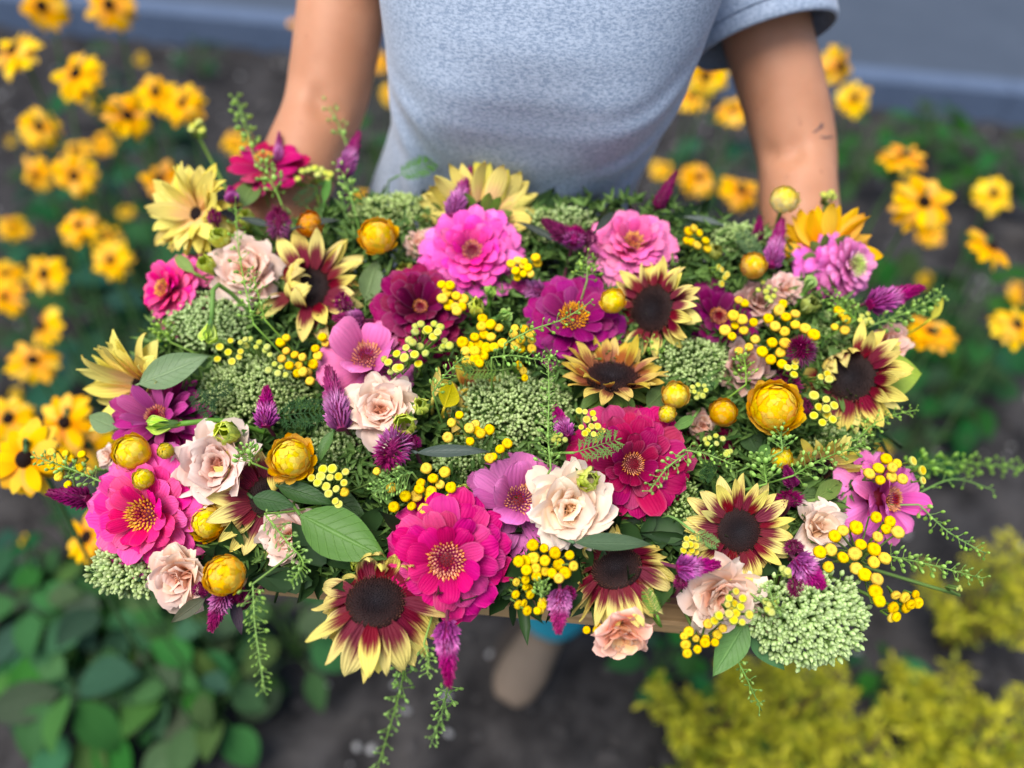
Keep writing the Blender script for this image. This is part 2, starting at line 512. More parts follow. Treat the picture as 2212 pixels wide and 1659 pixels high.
GA = 2.399963
SP5, SP5F, SP5T = spindle(5)
SP4, SP4F, SP4T = spindle(4, ((0, 0.6), (0.45, 1), (1, 0)))
SP3, SP3F, SP3T = spindle(3, ((0, 0.5), (0.4, 1), (1, 0)))
POD, PODF, PODT = spindle(7, ((0, 0), (0.2, 0.75), (0.55, 1), (0.85, 0.7), (1, 0)))

def lathe(prof, sides=16, jitter=0.0, seed=0):
    """prof: (radius, z, t)"""
    r = np.random.default_rng(seed)
    V = []; F = []; T = []; rows = []
    for (ra, z, t) in prof:
        if ra == 0:
            rows.append([len(V)]); V.append((0, 0, z)); T.append(t)
        else:
            row = []
            for k in range(sides):
                a = 2 * math.pi * k / sides
                j = 1 + r.uniform(-jitter, jitter)
                row.append(len(V)); V.append((ra * j * math.cos(a), ra * j * math.sin(a), z + r.uniform(-jitter, jitter) * 0.7)); T.append(t)
            rows.append(row)
    for a, b in zip(rows, rows[1:]):
        for k in range(sides):
            k2 = (k + 1) % sides
            if len(a) == 1: F.append((a[0], b[k], b[k2]))
            elif len(b) == 1: F.append((a[k2], a[k], b[0]))
            else: F.append((a[k], b[k], b[k2], a[k2]))
    return V, F, T

def lathe_mesh(name, prof, mat, sides=16, jitter=0.0, seed=0):
    V, F, T = lathe(prof, sides, jitter, seed)
    m = MB(); m.add(V, F, t=T)
    return m.mesh(name, mat)

for k in range(4):
    LIB['button', k] = lathe_mesh('button', [(0, .30, 0), (.16, .33, .08), (.34, .42, .18), (.55, .46, .3), (.76, .38, .42), (.93, .18, .58), (1.0, -.08, .7), (.9, -.34, .82), (.55, -.55, .95), (0, -.6, 1)], M['tansy'], 20, 0.07, k)
    LIB['button_young', k] = lathe_mesh('button', [(0, .22, 0), (.3, .25, .12), (.6, .30, .28), (.74, .33, .36), (.86, .30, .46), (1.0, .12, .6), (.98, -.1, .72), (.75, -.42, .86), (.3, -.7, 1), (0, -.75, 1)], M['tansy_young'], 16, 0.03, k)
    LIB['button_green', k] = lathe_mesh('button', [(0, .42, 0), (.35, .4, .15), (.62, .36, .4), (.88, .2, .6), (1.0, -.05, .75), (.85, -.4, .9), (.3, -.7, 1), (0, -.75, 1)], M['tansy_green'], 12, 0.05, k)

def floret_disc(name, n, rad, zf, fr, fl, mat, seed=0, tilt=0.6, hollow=0.0):
    """florets standing on a disc or dome, in sunflower order"""
    r = np.random.default_rng(seed)
    m = MB()
    for i in range(n):
        q = math.sqrt(hollow ** 2 + (1 - hollow ** 2) * (i + 0.5) / n)
        a = i * GA
        d = Vector((math.cos(a) * q * tilt, math.sin(a) * q * tilt, 1)) + Vector(r.normal(0, 0.12, 3))
        p = (math.cos(a) * q * rad, math.sin(a) * q * rad, zf(q))
        V = place(SP4, p, d, fr * r.uniform(.8, 1.2), fl * r.uniform(.7, 1.2) * (0.6 + 0.5 * q))
        m.add(V, SP4F, t=np.clip(q + r.uniform(-.06, .06), 0, 1), k=r.uniform(0, 1))
    return m.mesh(name, mat, smooth=False)

def dome_z(q): return 0.07 + 0.08 * math.sin(q * 3.1) - 0.03 * q * q
LIB['disc'] = lathe_mesh('seed_disc', [(0, .06, 0), (.2, .08, .2), (.45, .14, .45), (.7, .15, .7), (.9, .09, .9), (1.0, .0, 1), (.95, -.12, 1), (.5, -.3, 1), (0, -.35, 1)], M['disc'], 28)
for k in range(3):
    LIB['disc_florets', k] = floret_disc('florets', 420, 0.98, dome_z, 0.026, 0.11, M['disc_floret'], k, 0.5)
    LIB['zin_florets', k] = floret_disc('florets', 110, 1.0, lambda q: 0.35 - 0.3 * q * q, 0.065, 0.34, M['zin_floret'], k, 0.9)
    LIB['zin_florets_gold', k] = floret_disc('florets', 90, 1.0, lambda q: 0.35 - 0.3 * q * q, 0.075, 0.36, M['zin_floret_gold'], k, 0.9)
    LIB['zin_florets_green', k] = floret_disc('florets', 90, 1.0, lambda q: 0.35 - 0.3 * q * q, 0.085, 0.5, M['zin_floret_green'], k, 0.9)
LIB['cone'] = lathe_mesh('cone', [(0, .85, 0), (.35, .8, .2), (.7, .6, .5), (.95, .25, .8), (1.0, 0, 1), (.6, -.2, 1), (0, -.25, 1)], M['cone'], 16, 0.06, 3)
LIB['core'] = lathe_mesh('core', [(0, 1, 0), (.4, .92, .1), (.75, .66, .3), (.97, .2, .5), (1, -.1, .6), (.8, -.6, .8), (0, -1, 1)], M['core'], 14)

def spike_mesh(n, seed, fat=1.0, dark=False, round_=False):
    """celosia plume, one unit long along +Z, radius about 0.5 (scaled per plume)"""
    r = np.random.default_rng(seed)
    m = MB()
    for i in range(n):
        t = (i + 0.5) / n
        a = i * GA
        if round_:
            ra = 0.5 * math.sin(math.acos(1 - 1.75 * (1 - t)) if (1 - t) < 1 else 1) if t > 0 else .2
            ra = 0.36 * math.sqrt(max(0.02, 1 - (2 * t - 0.75) ** 2)) if t > .1 else .2
            up = (t - 0.35) * 2.2
            fl, fr = 0.30, 0.032
        else:
            ra = 0.27 * (math.sin(min(1, t / 0.22) * 1.57) * 0.5 + 0.5) * (1 - t) ** 0.72 + 0.02
            up = 0.55 + 1.3 * t
            fl, fr = 0.27 * (1 - 0.55 * t), 0.036
        d = Vector((math.cos(a), math.sin(a), up)) + Vector(r.normal(0, 0.2, 3))
        p = (math.cos(a) * ra, math.sin(a) * ra, t * 0.95)
        sz = fl * r.uniform(.75, 1.25)
        V = place(SP3, p, (d.x, d.y, d.z * (0.7 if not round_ else 1)), fr * 1.5, sz, fr * 0.8)
        m.add(V, SP3F, t=np.clip(t + 0.25 * (SP3T - 0.3), 0, 1), k=r.uniform(0, 1))
    V, F = tube([(0, 0, 0), (0, 0, .3), (0, 0, .7), (0, 0, .93)], [.17, .2, .13, .03], 8)
    m.add(V, F, t=0.9, k=0.3)
    return m.mesh('florets', M['celosia_dark' if dark else 'celosia'], smooth=False)
for k in range(3):
    LIB['spike', k] = spike_mesh(230, k)
    LIB['spike_dark', k] = spike_mesh(210, 10 + k, dark=True)
    LIB['pom', k] = spike_mesh(260, 20 + k, round_=True)
    LIB['pom_dark', k] = spike_mesh(190, 30 + k, dark=True, round_=True)

# ------------------------------------------------------------------ the box that holds the flowers (its place is needed by the stems)
BOX = dict(x0=-0.238, x1=0.235, y0=-0.452, y1=-0.20, z0=0.938, z1=0.982)

def inner(p):
    return Vector((min(max(p.x * 0.72, BOX['x0'] + .04), BOX['x1'] - .04), min(max(p.y * 0.8 - 0.06, BOX['y0'] + .04), BOX['y1'] - .04), BOX['z0'] + 0.045 + random.uniform(0, .015)))

def stem_part(root, head, back, r=0.0022, col=(1, 1, 1), name='stem', mat='stem', lift=0.0):
    """tube from the back of a head into the box; root's base is the stem's lower end"""
    base = Vector(root.location)
    L = (head - base).length
    mid = head + (back.normalized() + FW * lift).normalized() * min(0.035, L * 0.4)
    pts = smooth_path([base, base.lerp(mid, 0.55) + Vector((0, 0, -0.004)), mid, head], 3)
    m = MB()
    V, F = tube([p - base for p in pts], r, 6)
    m.add(V, F, t=0.5)
    return ob(name, m.mesh(name, M[mat]), root, Matrix.Translation(base), col)

GREENS = [lin(96, 132, 62), lin(120, 152, 74), lin(84, 122, 66), lin(104, 146, 58)]

# ------------------------------------------------------------------ flowers of the arrangement
def zinnia(u, v, r, n, color, label, dd=0.0, rings=((1.0, 22, 0), (.88, 21, 8), (.76, 19, 16), (.63, 17, 26), (.50, 14, 38), (.36, 10, 54)), inner_col=None, center='zin_florets', crad=0.2, lib='zin', size=1.0, dome=0.30, droop=0.0):
    d = dsurf(u, v) + dd
    rad = 1.13 * r * d / FPX * size
    z = wdir(*n)
    c = P(u, v, d)
    base = inner(c - z * 0.09)
    root = thing('zinnia', label, 'zinnia', base, 'zinnias in the box of flowers')
    rot0 = random.uniform(0, 6.28)
    H = frame(c, z, rot0)
    nr = len(rings)
    for i, (tipr, cnt, elev) in enumerate(rings):
        b0 = rad * 0.10
        zb = -rad * dome * (tipr ** 2) * 0.9 + rad * 0.10
        for k in range(cnt):
            a = 2 * math.pi * (k + 0.5 * (i % 2)) / cnt + random.gauss(0, 0.06)
            el = R(elev - droop * tipr + random.gauss(0, 5))
            L = (rad * tipr - b0) / max(0.55, math.cos(el)) * random.uniform(.93, 1.05)
            wid = min(1.3, max(0.75, (2 * math.pi * tipr / cnt) / (0.34 * 1.0) * (rad / L) * 0.46))
            mm = H @ Matrix.Rotation(a, 4, 'Z') @ Matrix.Translation((b0, 0, zb)) @ Matrix.Rotation(-el, 4, 'Y') @ Matrix.Rotation(random.gauss(0, 0.14), 4, 'X') @ Matrix.Diagonal((L, L * wid * (1.0 if lib == 'zin' else 1.0), L, 1))
            f = i / max(1, nr - 1)
            cc = color if inner_col is None else tuple(color[q] * (1 - f) + inner_col[q] * f for q in range(3))
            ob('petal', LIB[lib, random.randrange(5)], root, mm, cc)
    if crad:
        ob('florets', LIB[center, random.randrange(3)], root, H @ Matrix.Translation((0, 0, rad * 0.12)) @ Matrix.Diagonal((rad * crad, rad * crad, rad * crad * 1.1, 1)))['kind'] = 'stuff'
    ob('core', LIB['core'], root, H @ Matrix.Translation((0, 0, -rad * 0.16)) @ Matrix.Diagonal((rad * .26, rad * .26, rad * .2, 1)), (.16, .01, .03))
    stem_part(root, c - z * rad * 0.28, -z, 0.0026, GREENS[1])
    return root

SINGLE = ((1.0, 13, -2), (.86, 11, 12))
LOOSE = ((1.0, 14, -6), (.84, 12, 10), (.6, 7, 40))

def sunflower(u, v, r, n, kind, label, dd=0.0, disc=0.44, cnt=(17, 15), elev=(2, 16), curl=(), size=1.0, gap=None, lens=1.0, tint=(1, 1, 1)):
    """curl: image directions (degrees, 0 = right, 90 = up) where petals fold over the disc; gap: directions without petals"""
    d = dsurf(u, v) + dd
    rad = r * d / FPX * size
    z = wdir(*n)
    c = P(u, v, d)
    base = inner(c - z * 0.1)
    root = thing('sunflower', label, 'sunflower', base, 'sunflowers in the box of flowers')
    H = frame(c, z, random.uniform(0, 6.28))
    dr = rad * disc
    cnt = (int(cnt[0] * 1.3), int(cnt[1] * 1.3))
    for i in range(2):
        for k in range(cnt[i]):
            a = 2 * math.pi * (k + 0.5 * i) / cnt[i] + random.gauss(0, 0.05)
            out = (H.to_3x3() @ Vector((math.cos(a), math.sin(a), 0)))
            ang = math.degrees(math.atan2(out.dot(UP), out.dot(RT)))
            near = lambda lst: any(abs((ang - c0 + 180) % 360 - 180) < w0 for c0, w0 in lst)
            if gap and near(gap): continue
            folded = near(curl) and random.random() < 0.75
            L = (rad - dr * 0.8) * random.uniform(.88, 1.08) * (0.8 if folded else 1) * lens
            el = R(elev[i] + random.gauss(0, 11) + (25 if folded else 0))
            key = ('suncurl_' if folded else 'sun_') + kind
            mm = H @ Matrix.Rotation(a, 4, 'Z') @ Matrix.Translation((dr * 0.82, 0, -0.05 * dr + 0.12 * dr * i)) @ Matrix.Rotation(-el, 4, 'Y') @ Matrix.Rotation(random.gauss(0, 0.25), 4, 'X') @ Matrix.Diagonal((L, L * random.uniform(.85, 1.25), L, 1))
            ob('petal', LIB[key, random.randrange(5)], root, mm, tint)
    dm = H @ Matrix.Diagonal((dr, dr, dr, 1))
    dk = ob('seed_disc', LIB['disc'], root, dm)
    fl = ob('florets', LIB['disc_florets', random.randrange(3)], None)
    fl.parent = dk
    fl['kind'] = 'stuff'
    # green bracts behind the flower
    for k in range(12):
        a = 2 * math.pi * k / 12 + random.gauss(0, .1)
        mm = H @ Matrix.Rotation(a, 4, 'Z') @ Matrix.Translation((dr * 0.55, 0, -dr * 0.3)) @ Matrix.Rotation(R(16 - min(0, elev[0]) + random.gauss(0, 8)), 4, 'Y') @ Matrix.Diagonal((dr * 1.1, dr * 1.1, dr * 1.1, 1))
        ob('sepal', LIB['leaf', random.randrange(5)], root, mm, lin(112, 146, 64))
    stem_part(root, c - z * dr * 0.4, -z if z.dot(FW) < 0 else FW - UP, 0.0042, GREENS[1])
    return root

def strawflower(u, v, r, n, label, dd=-0.025, top=lin(255, 228, 50), low=lin(252, 206, 34), N=64, flare=0.12, tipcol=None):
    d = dsurf(u, v) + dd
    rad = 1.06 * r * d / FPX
    z = wdir(*n)
    c = P(u, v, d)
    base = inner(c - z * 0.08)
    root = thing('strawflower', label, 'strawflower', base, 'strawflowers in the box of flowers')
    H = frame(c, z, random.uniform(0, 6.28))
    for i in range(N):
        f = (i + 0.5) / N
        th = math.acos(1 - f * 1.42) * 0.98 + 0.10
        az = i * GA
        n_ = Vector((math.sin(th) * math.cos(az), math.sin(th) * math.sin(az), math.cos(th)))
        mdir = Vector((-math.cos(th) * math.cos(az), -math.cos(th) * math.sin(az), math.sin(th)))
        fl = flare * (0.3 + 1.2 * f) + random.gauss(0, 0.05) + (0.45 * flare / 0.12 * max(0, f - 0.72))
        xd = (mdir * math.cos(fl) + n_ * math.sin(fl)).normalized()
        zd = (n_ * math.cos(fl) - mdir * math.sin(fl)).normalized()
        yd = zd.cross(xd)
        L = rad * (0.48 + 0.36 * min(1, f * 1.6)) * random.uniform(.9, 1.1)
        p = n_ * rad * (0.80 + 0.10 * f) - mdir * L * 0.30
        loc = Matrix(((xd.x * L, yd.x * L * 1.1, zd.x * L, p.x), (xd.y * L, yd.y * L * 1.1, zd.y * L, p.y), (xd.z * L, yd.z * L * 1.1, zd.z * L, p.z), (0, 0, 0, 1)))
        g = min(1, f ** 1.4)
        col = tuple(top[q] * (1 - g) + low[q] * g for q in range(3))
        ob('bract', LIB['bract', random.randrange(5)], root, H @ loc, col)
    ob('core', LIB['core'], root, H @ Matrix.Diagonal((rad * .74, rad * .74, rad * .70, 1)), tuple(q * 0.9 for q in low))
    stem_part(root, c - z * rad * 0.8, -z, 0.002, GREENS[1])
    return root

def lisianthus(u, v, r, n, label, dd=-0.01, col=lin(252, 226, 206), incol=lin(244, 194, 164), cnt=(5, 6, 7, 7), elevs=(86, 74, 56, 28), size=1.0):
    d = dsurf(u, v) + dd
    rad = r * d / FPX * size
    z = wdir(*n)
    c = P(u, v, d)
    base = inner(c - z * 0.08)
    root = thing('lisianthus', label, 'lisianthus', base, 'peach lisianthus blooms in the box of flowers')
    H = frame(c, z, random.uniform(0, 6.28))
    for i, (cn, e) in enumerate(zip(cnt, elevs)):
        for k in range(cn):
            a = 2 * math.pi * (k + 0.37 * i) / cn + random.gauss(0, 0.15)
            el = R(e + random.gauss(0, 7))
            L = rad * (0.62, 0.82, 0.98, 1.02)[i] * random.uniform(.92, 1.08)
            mm = H @ Matrix.Rotation(a, 4, 'Z') @ Matrix.Translation((rad * 0.06 * (i + 1) / 2, 0, -rad * 0.42)) @ Matrix.Rotation(-el, 4, 'Y') @ Matrix.Rotation(random.gauss(0, 0.15), 4, 'X') @ Matrix.Diagonal((L, L, L, 1))
            f = i / (len(cnt) - 1)
            cc = tuple(incol[q] * (1 - f) + col[q] * f for q in range(3))
            ob('petal', LIB['lis_in' if i == 0 else 'lis', random.randrange(5)], root, mm, cc)
    for k in range(5):
        mm = H @ Matrix.Rotation(k * 1.257, 4, 'Z') @ Matrix.Translation((0, 0, -rad * .5)) @ Matrix.Rotation(R(-25), 4, 'Y') @ Matrix.Diagonal((rad * .7, rad * .3, rad * .7, 1))
        ob('sepal', LIB['leaf', k], root, mm, lin(110, 146, 72))
    stem_part(root, c - z * rad * 0.45, -z, 0.002, GREENS[1])
    return root

def bud(u, v, r, n, label, dd=-0.02, col=lin(226, 236, 92), tight=False, length=1.0):
    d = dsurf(u, v) + dd
    rad = (1.12 if tight else 1.36) * r * d / FPX
    z = wdir(*n)
    c = P(u, v, d)
    base = inner(c - z * 0.07)
    root = thing('lisianthus_bud', label, 'flower bud', base, 'green lisianthus buds')
    H = frame(c, z, random.uniform(0, 6.28))
    L = rad * (2.1 if tight else 1.75) * length
    for k in range(7):
        a = k * GA
        el = R((88 if tight else 78) + random.gauss(0, 3) - (0 if k < 3 else 5))
        q = L * (1 if k < 3 else 0.92)
        mm = H @ Matrix.Rotation(a, 4, 'Z') @ Matrix.Translation((rad * (0.28 if not tight else .2), 0, -L * 0.5)) @ Matrix.Rotation(-el, 4, 'Y') @ Matrix.Diagonal((q, q * (0.85 if not tight else 0.55), q, 1))
        ob('petal', LIB['bud', k % 5], root, mm, col if not tight else tuple(x * y for x, y in zip(col, (.75, .95, .9))))
    for k in range(5):
        mm = H @ Matrix.Rotation(k * 1.257, 4, 'Z') @ Matrix.Translation((rad * .32, 0, -L * .52)) @ Matrix.Rotation(R(-84 if tight else -66), 4, 'Y') @ Matrix.Diagonal((L * (.8 if tight else .5), L * .35, L * .6, 1))
        ob('sepal', LIB['leaf', k], root, mm, lin(104, 144, 70))
    stem_part(root, c - z * L * 0.5, -z, 0.0022, GREENS[3])
    return root

def celosia(b, t, w, label, dd=-0.02, kind='spike', dtip=None, leaves=0):
    """b, t: pixels of the foot and tip of the plume; w: its width"""
    p0 = S(b[0], b[1], dd + 0.004)
    p1 = S(t[0], t[1], dd if dtip is None else dtip)
    ax = p1 - p0
    L = ax.length
    wid = px(w, b[0], b[1], dd)
    base = inner(p0 - ax.normalized() * 0.06)
    root = thing('celosia', label, 'celosia plume', base, 'magenta celosia plumes')
    k = wid / 0.86 if 'spike' in kind else wid / 1.0
    ob('florets', LIB[kind, random.randrange(3)], root, frame(p0, ax, random.uniform(0, 6), (k, k, L * 0.98)))['kind'] = 'stuff'
    stem_part(root, p0 + ax * 0.1, -ax, 0.0015, lin(120, 60, 84), lift=2.0)
    for j in range(leaves):
        mm = frame(p0 - ax * 0.2, ax, random.uniform(0, 6)) @ Matrix.Rotation(R(-30), 4, 'Y') @ Matrix.Diagonal((0.03, 0.022, 0.03, 1))
        ob('leaf', LIB['leaf', j], root, mm, lin(74, 74, 66))
    return root

def tansy(off, pts, style, label, dd=-0.022, r=13.0, up=(0.0, 0.45), fold=0.0):
    """off + (x, y)/3 are the pixels of the buttons"""
    uv = [(off[0] + x / 3, off[1] + y / 3) for x, y in pts]
    cu = sum(a for a, _ in uv) / len(uv); cv = sum(b for _, b in uv) / len(uv)
    jn = S(cu, cv + 14, dd + 0.04)
    base = inner(jn)
    root = thing('tansy_sprig', label, 'tansy', base, 'tansy sprigs with button flowers')
    m = MB()
    V, F = tube([p - base for p in smooth_path([base, base.lerp(jn, 0.6), jn], 3)], 0.0016, 5)
    m.add(V, F, t=.5)
    subs = [jn]
    for (a, b) in uv:
        e = dd + random.gauss(0, 0.004) + fold * ((a - cu) ** 2 + (b - cv) ** 2)
        c = S(a, b, e)
        rr = px(.95 * r * random.uniform(.8, 1.13), a, b, e)
        z = wdir(up[0] + random.gauss(0, .16), min(.85, max(-.8, up[1] + random.gauss(0, .16))), 1.0)
        key = ('button', 'button_young', 'button_green')[style]
        ob('button', LIB[key, random.randrange(4)], root, frame(c, z, random.uniform(0, 6), rr))
        q = c - z * rr * 0.5
        mid = q - z * 0.008
        k = jn.lerp(mid, 0.45) - z * 0.004
        V, F = tube([jn - base, k - base, mid - base, q - base], 0.0009, 4, False)
        m.add(V, F, t=.5)
    ob('stem', m.mesh('stem', M['stem']), root, Matrix.Translation(base), lin(118, 152, 62))
    return root

def sedum(u, v, rx, ry, label, dd=0.012, n=(0.0, 0.45), dens=1.0, col=(1, 1, 1), hole=0.0, bs=1.0):
    """a flat dome of pointed buds on branching stalks"""
    d = dsurf(u, v) + dd
    ax, ay = rx * d / FPX, ry * d / FPX
    z = wdir(*n)
    x = (RT - z * RT.dot(z)).normalized(); y = z.cross(x)
    if y.dot(UP) < 0: y = -y
    k = max(0.45, z.dot(-FW))
    ay2 = ay / max(.5, abs(y.dot(UP)) + .15)
    c = P(u, v, d)
    base = inner(c - z * 0.08)
    root = thing('sedum_head', label, 'sedum', base, 'green sedum heads')
    b = MB(); st = MB()
    area = math.pi * ax * ay2
    ncl = int(max(20, area / 0.000036 * dens))
    foot = c - z * min(ax, ay2) * 0.9
    r = rng
    for i in range(ncl):
        q = math.sqrt((i + 0.5) / ncl); a = i * GA + r.uniform(-.2, .2)
        if hole and r.uniform() < hole: continue
        ex, ey = q * math.cos(a), q * math.sin(a)
        cc = c + x * (ex * ax) + y * (ey * ay2) + z * (min(ax, ay2) * 0.6 * math.sqrt(max(0, 1 - q * q * 0.95)) - min(ax, ay2) * .2 + r.normal(0, .0016))
        nn = (z + x * ex * 0.9 + y * ey * 0.9).normalized()
        V, F = tube([foot - base, foot.lerp(cc, .6) - nn * 0.002 - base, cc - nn * 0.004 - base], 0.0007, 4, False)
        st.add(V, F, t=.5)
        for j in range(int(r.integers(6, 10))):
            o = Vector(r.normal(0, 1, 3)) * 0.0034
            o -= nn * o.dot(nn) * 0.6
            dr = (nn + o * 130).normalized()
            ln = 0.0050 * r.uniform(.75, 1.25) * bs; wd = 0.00145 * r.uniform(.85, 1.25) * bs
            V = place(SP5, cc + o - base - dr * ln * 0.4, dr, wd, ln)
            b.add(V, SP5F, t=SP5T, k=r.uniform(0, 1))
            V, F = tube([cc - nn * 0.005 - base, cc + o - base - dr * ln * 0.35], 0.0004, 3, False)
            st.add(V, F, t=.5)
    bo = ob('buds', b.mesh('buds', M['sedum']), root, Matrix.Translation(base), col)
    bo['kind'] = 'stuff'
    V, F = tube([p - Vector(base) for p in (base, foot.lerp(base, .4), foot)], 0.003, 6)
    st.add(V, F, t=.5)
    ob('stem', st.mesh('stem', M['stem']), root, Matrix.Translation(base), lin(122, 156, 80))
    return root

def pennycress(poly, n, spread, label, dd=-0.035, pod=4.6, tipdd=None, col=(1, 1, 1), start=0.0, group='seed pod sprigs'):
    """poly: pixels (u, v[, depth offset]) along the stalk from foot to tip"""
    m0 = len(poly)
    pts = []
    for i, q in enumerate(poly):
        e = q[2] if len(q) > 2 else dd
        pts.append(S(q[0], q[1], e))
    path = smooth_path(pts, 6)
    base = inner(pts[0])
    root = thing('pennycress_sprig', label, 'seed pod sprig', base, group)
    u0, v0 = poly[0][:2]
    sc = px(1.0, u0, v0, poly[0][2] if len(poly[0]) > 2 else dd)
    st = MB(); b = MB()
    full = smooth_path([base, base.lerp(pts[0], .6) - Vector((0, 0, .004)), pts[0]], 3)[:-1] + path
    nfull = len(full)
    V, F = tube([p - base for p in full], [0.0010 - 0.0006 * i / nfull for i in range(nfull)], 5)
    st.add(V, F, t=.5)
    tot = len(path) - 1
    n = int(n * .72)
    for i in range(n):
        f = start + (1 - start) * (i + 0.5) / n
        s = f * tot; j = min(int(s), tot - 1)
        p = path[j].lerp(path[j + 1], s - j)
        ax = (path[j + 1] - path[j]).normalized()
        a = i * GA
        h = Vector((0, 0, 1)) if abs(ax.z) < .9 else Vector((1, 0, 0))
        x = (h - ax * h.dot(ax)).normalized(); y = ax.cross(x)
        rd = (x * math.cos(a) + y * math.sin(a) + ax * random.uniform(.2, .7)).normalized()
        L = sc * spread * random.uniform(.65, 1.35) * (1 - 0.4 * f)
        q = p + rd * L
        V, F = tube([p - base, p + rd * L * .55 + ax * L * .06 - base, q - base], 0.00035, 3, False)
        st.add(V, F, t=.5)
        ps = sc * pod * 1.3 * random.uniform(.75, 1.15) * (1 - 0.35 * f)
        V = place(POD, q - base, rd + ax * .3, ps * .8, ps * 2.0, ps * .42)
        b.add(V, PODF, t=PODT, k=random.random())
    po = ob('pods', b.mesh('pods', M['pod']), root, Matrix.Translation(base), col)
    po['kind'] = 'stuff'
    ob('stem', st.mesh('stem', M['stem']), root, Matrix.Translation(base), lin(136, 178, 80))
    return root

def leaf(b, t, w, label, col, dd=0.0, ddt=None, tilt=(0.0, 0.2), lib='leaf', var=None, name='leaf', group='cut leaves among the flowers'):
    p0 = S(b[0], b[1], dd); p1 = S(t[0], t[1], dd if ddt is None else ddt)
    ax = p1 - p0
    L = ax.length
    z = wdir(*tilt)
    k = px(w, *b, dd) / 0.48 / L
    m = frame(p0, (z - ax.normalized() * z.dot(ax.normalized())), 0, 1.0, xhint=ax) @ Matrix.Diagonal((L, L * k, L, 1))
    base = inner(p0)
    root = thing(name, label, 'leaf', base, group)
    ob('leaf_blade', LIB[lib, random.randrange(5) if var is None else var], root, m, col)
    stem_part(root, p0, -ax, 0.0013, col, name='stalk', lift=2.0)
    return root

def fern_mesh(seed):
    """feathery tansy leaf, one unit long along +X"""
    r = np.random.default_rng(seed)
    m = MB()
    V, F = tube([(0, 0, 0), (.5, 0, .02), (1, 0, -.03)], [.012, .010, .003], 4)
    m.add(V, F, t=.5, s=0.0)
    def flat(p, d, L, W, zt):
        d = Vector(d).normalized(); y = Vector((-d.y, d.x, 0)); p = Vector(p)
        rows = [(0, .3), (.3, .9), (.65, .8), (1, .0)]
        V = []; T = []; SS = []
        for t, w in rows:
            for s in (-1, 0, 1):
                q = p + d * (t * L) + y * (s * w * W) + Vector((0, 0, zt * t * t + abs(s) * .006))
                V.append(tuple(q)); T.append(t); SS.append(s)
        m.add(V, grid_faces(3, 2), t=T, s=SS)
    for i in range(9):
        f = 0.1 + 0.88 * i / 9
        L = 0.30 * math.sin(0.5 + 2.4 * f) ** .7 * (1 if f < .9 else .7) + .03
        for sd in (-1, 1):
            a = sd * R(58 + r.normal(0, 6))
            d = (math.cos(a), math.sin(a), 0)
            zt = r.normal(0, .05)
            flat((f, 0, 0.02), d, L, .02, zt)
            for q in (.35, .6, .8):
                pp = (f + d[0] * L * q, d[1] * L * q, .02 + zt * q * q)
                for s2 in (-1, 1):
                    a2 = a + s2 * R(42)
                    flat(pp, (math.cos(a2), math.sin(a2), 0), L * .32, .013, 0)
    flat((.95, 0, 0), (1, 0, 0), .12, .02, 0)
    return m.mesh('leaf_blade', M['leaf'])
for k in range(3): LIB['fern', k] = fern_mesh(k)

def fern(b, t, label, col=lin(98, 136, 70), dd=-0.015, ddt=None, tilt=(0, .25), wide=1.0):
    p0 = S(b[0], b[1], dd); p1 = S(t[0], t[1], dd if ddt is None else ddt)
    ax = p1 - p0; L = ax.length; z = wdir(*tilt)
    m = frame(p0, (z - ax.normalized() * z.dot(ax.normalized())), 0, 1.0, xhint=ax) @ Matrix.Diagonal((L, L * wide, L, 1))
    base = inner(p0)
    root = thing('feathery_leaf', label, 'leaf', base, 'feathery tansy leaves')
    ob('leaf_blade', LIB['fern', random.randrange(3)], root, m, col)
    stem_part(root, p0, -ax, 0.001, col, name='stalk', lift=2.0)
    return root

# ------------------------------------------------------------------ ground, kerb, pavement
def value_noise(x, y, seed, n=64):
    r = np.random.default_rng(seed).uniform(-1, 1, (n, n))
    xi = np.floor(x).astype(int); yi = np.floor(y).astype(int)
    fx = x - xi; fy = y - yi
    fx = fx * fx * (3 - 2 * fx); fy = fy * fy * (3 - 2 * fy)
    g = lambda a, b: r[a % n, b % n]
    return (g(xi, yi) * (1 - fx) + g(xi + 1, yi) * fx) * (1 - fy) + (g(xi, yi + 1) * (1 - fx) + g(xi + 1, yi + 1) * fx) * fy

def soil_z(x, y):
    x = np.asarray(x, float); y = np.asarray(y, float)
    return 0.022 * value_noise(x * 5, y * 5, 1) + 0.014 * value_noise(x * 16, y * 16, 2) + 0.009 * value_noise(x * 40, y * 40, 3) - 0.02

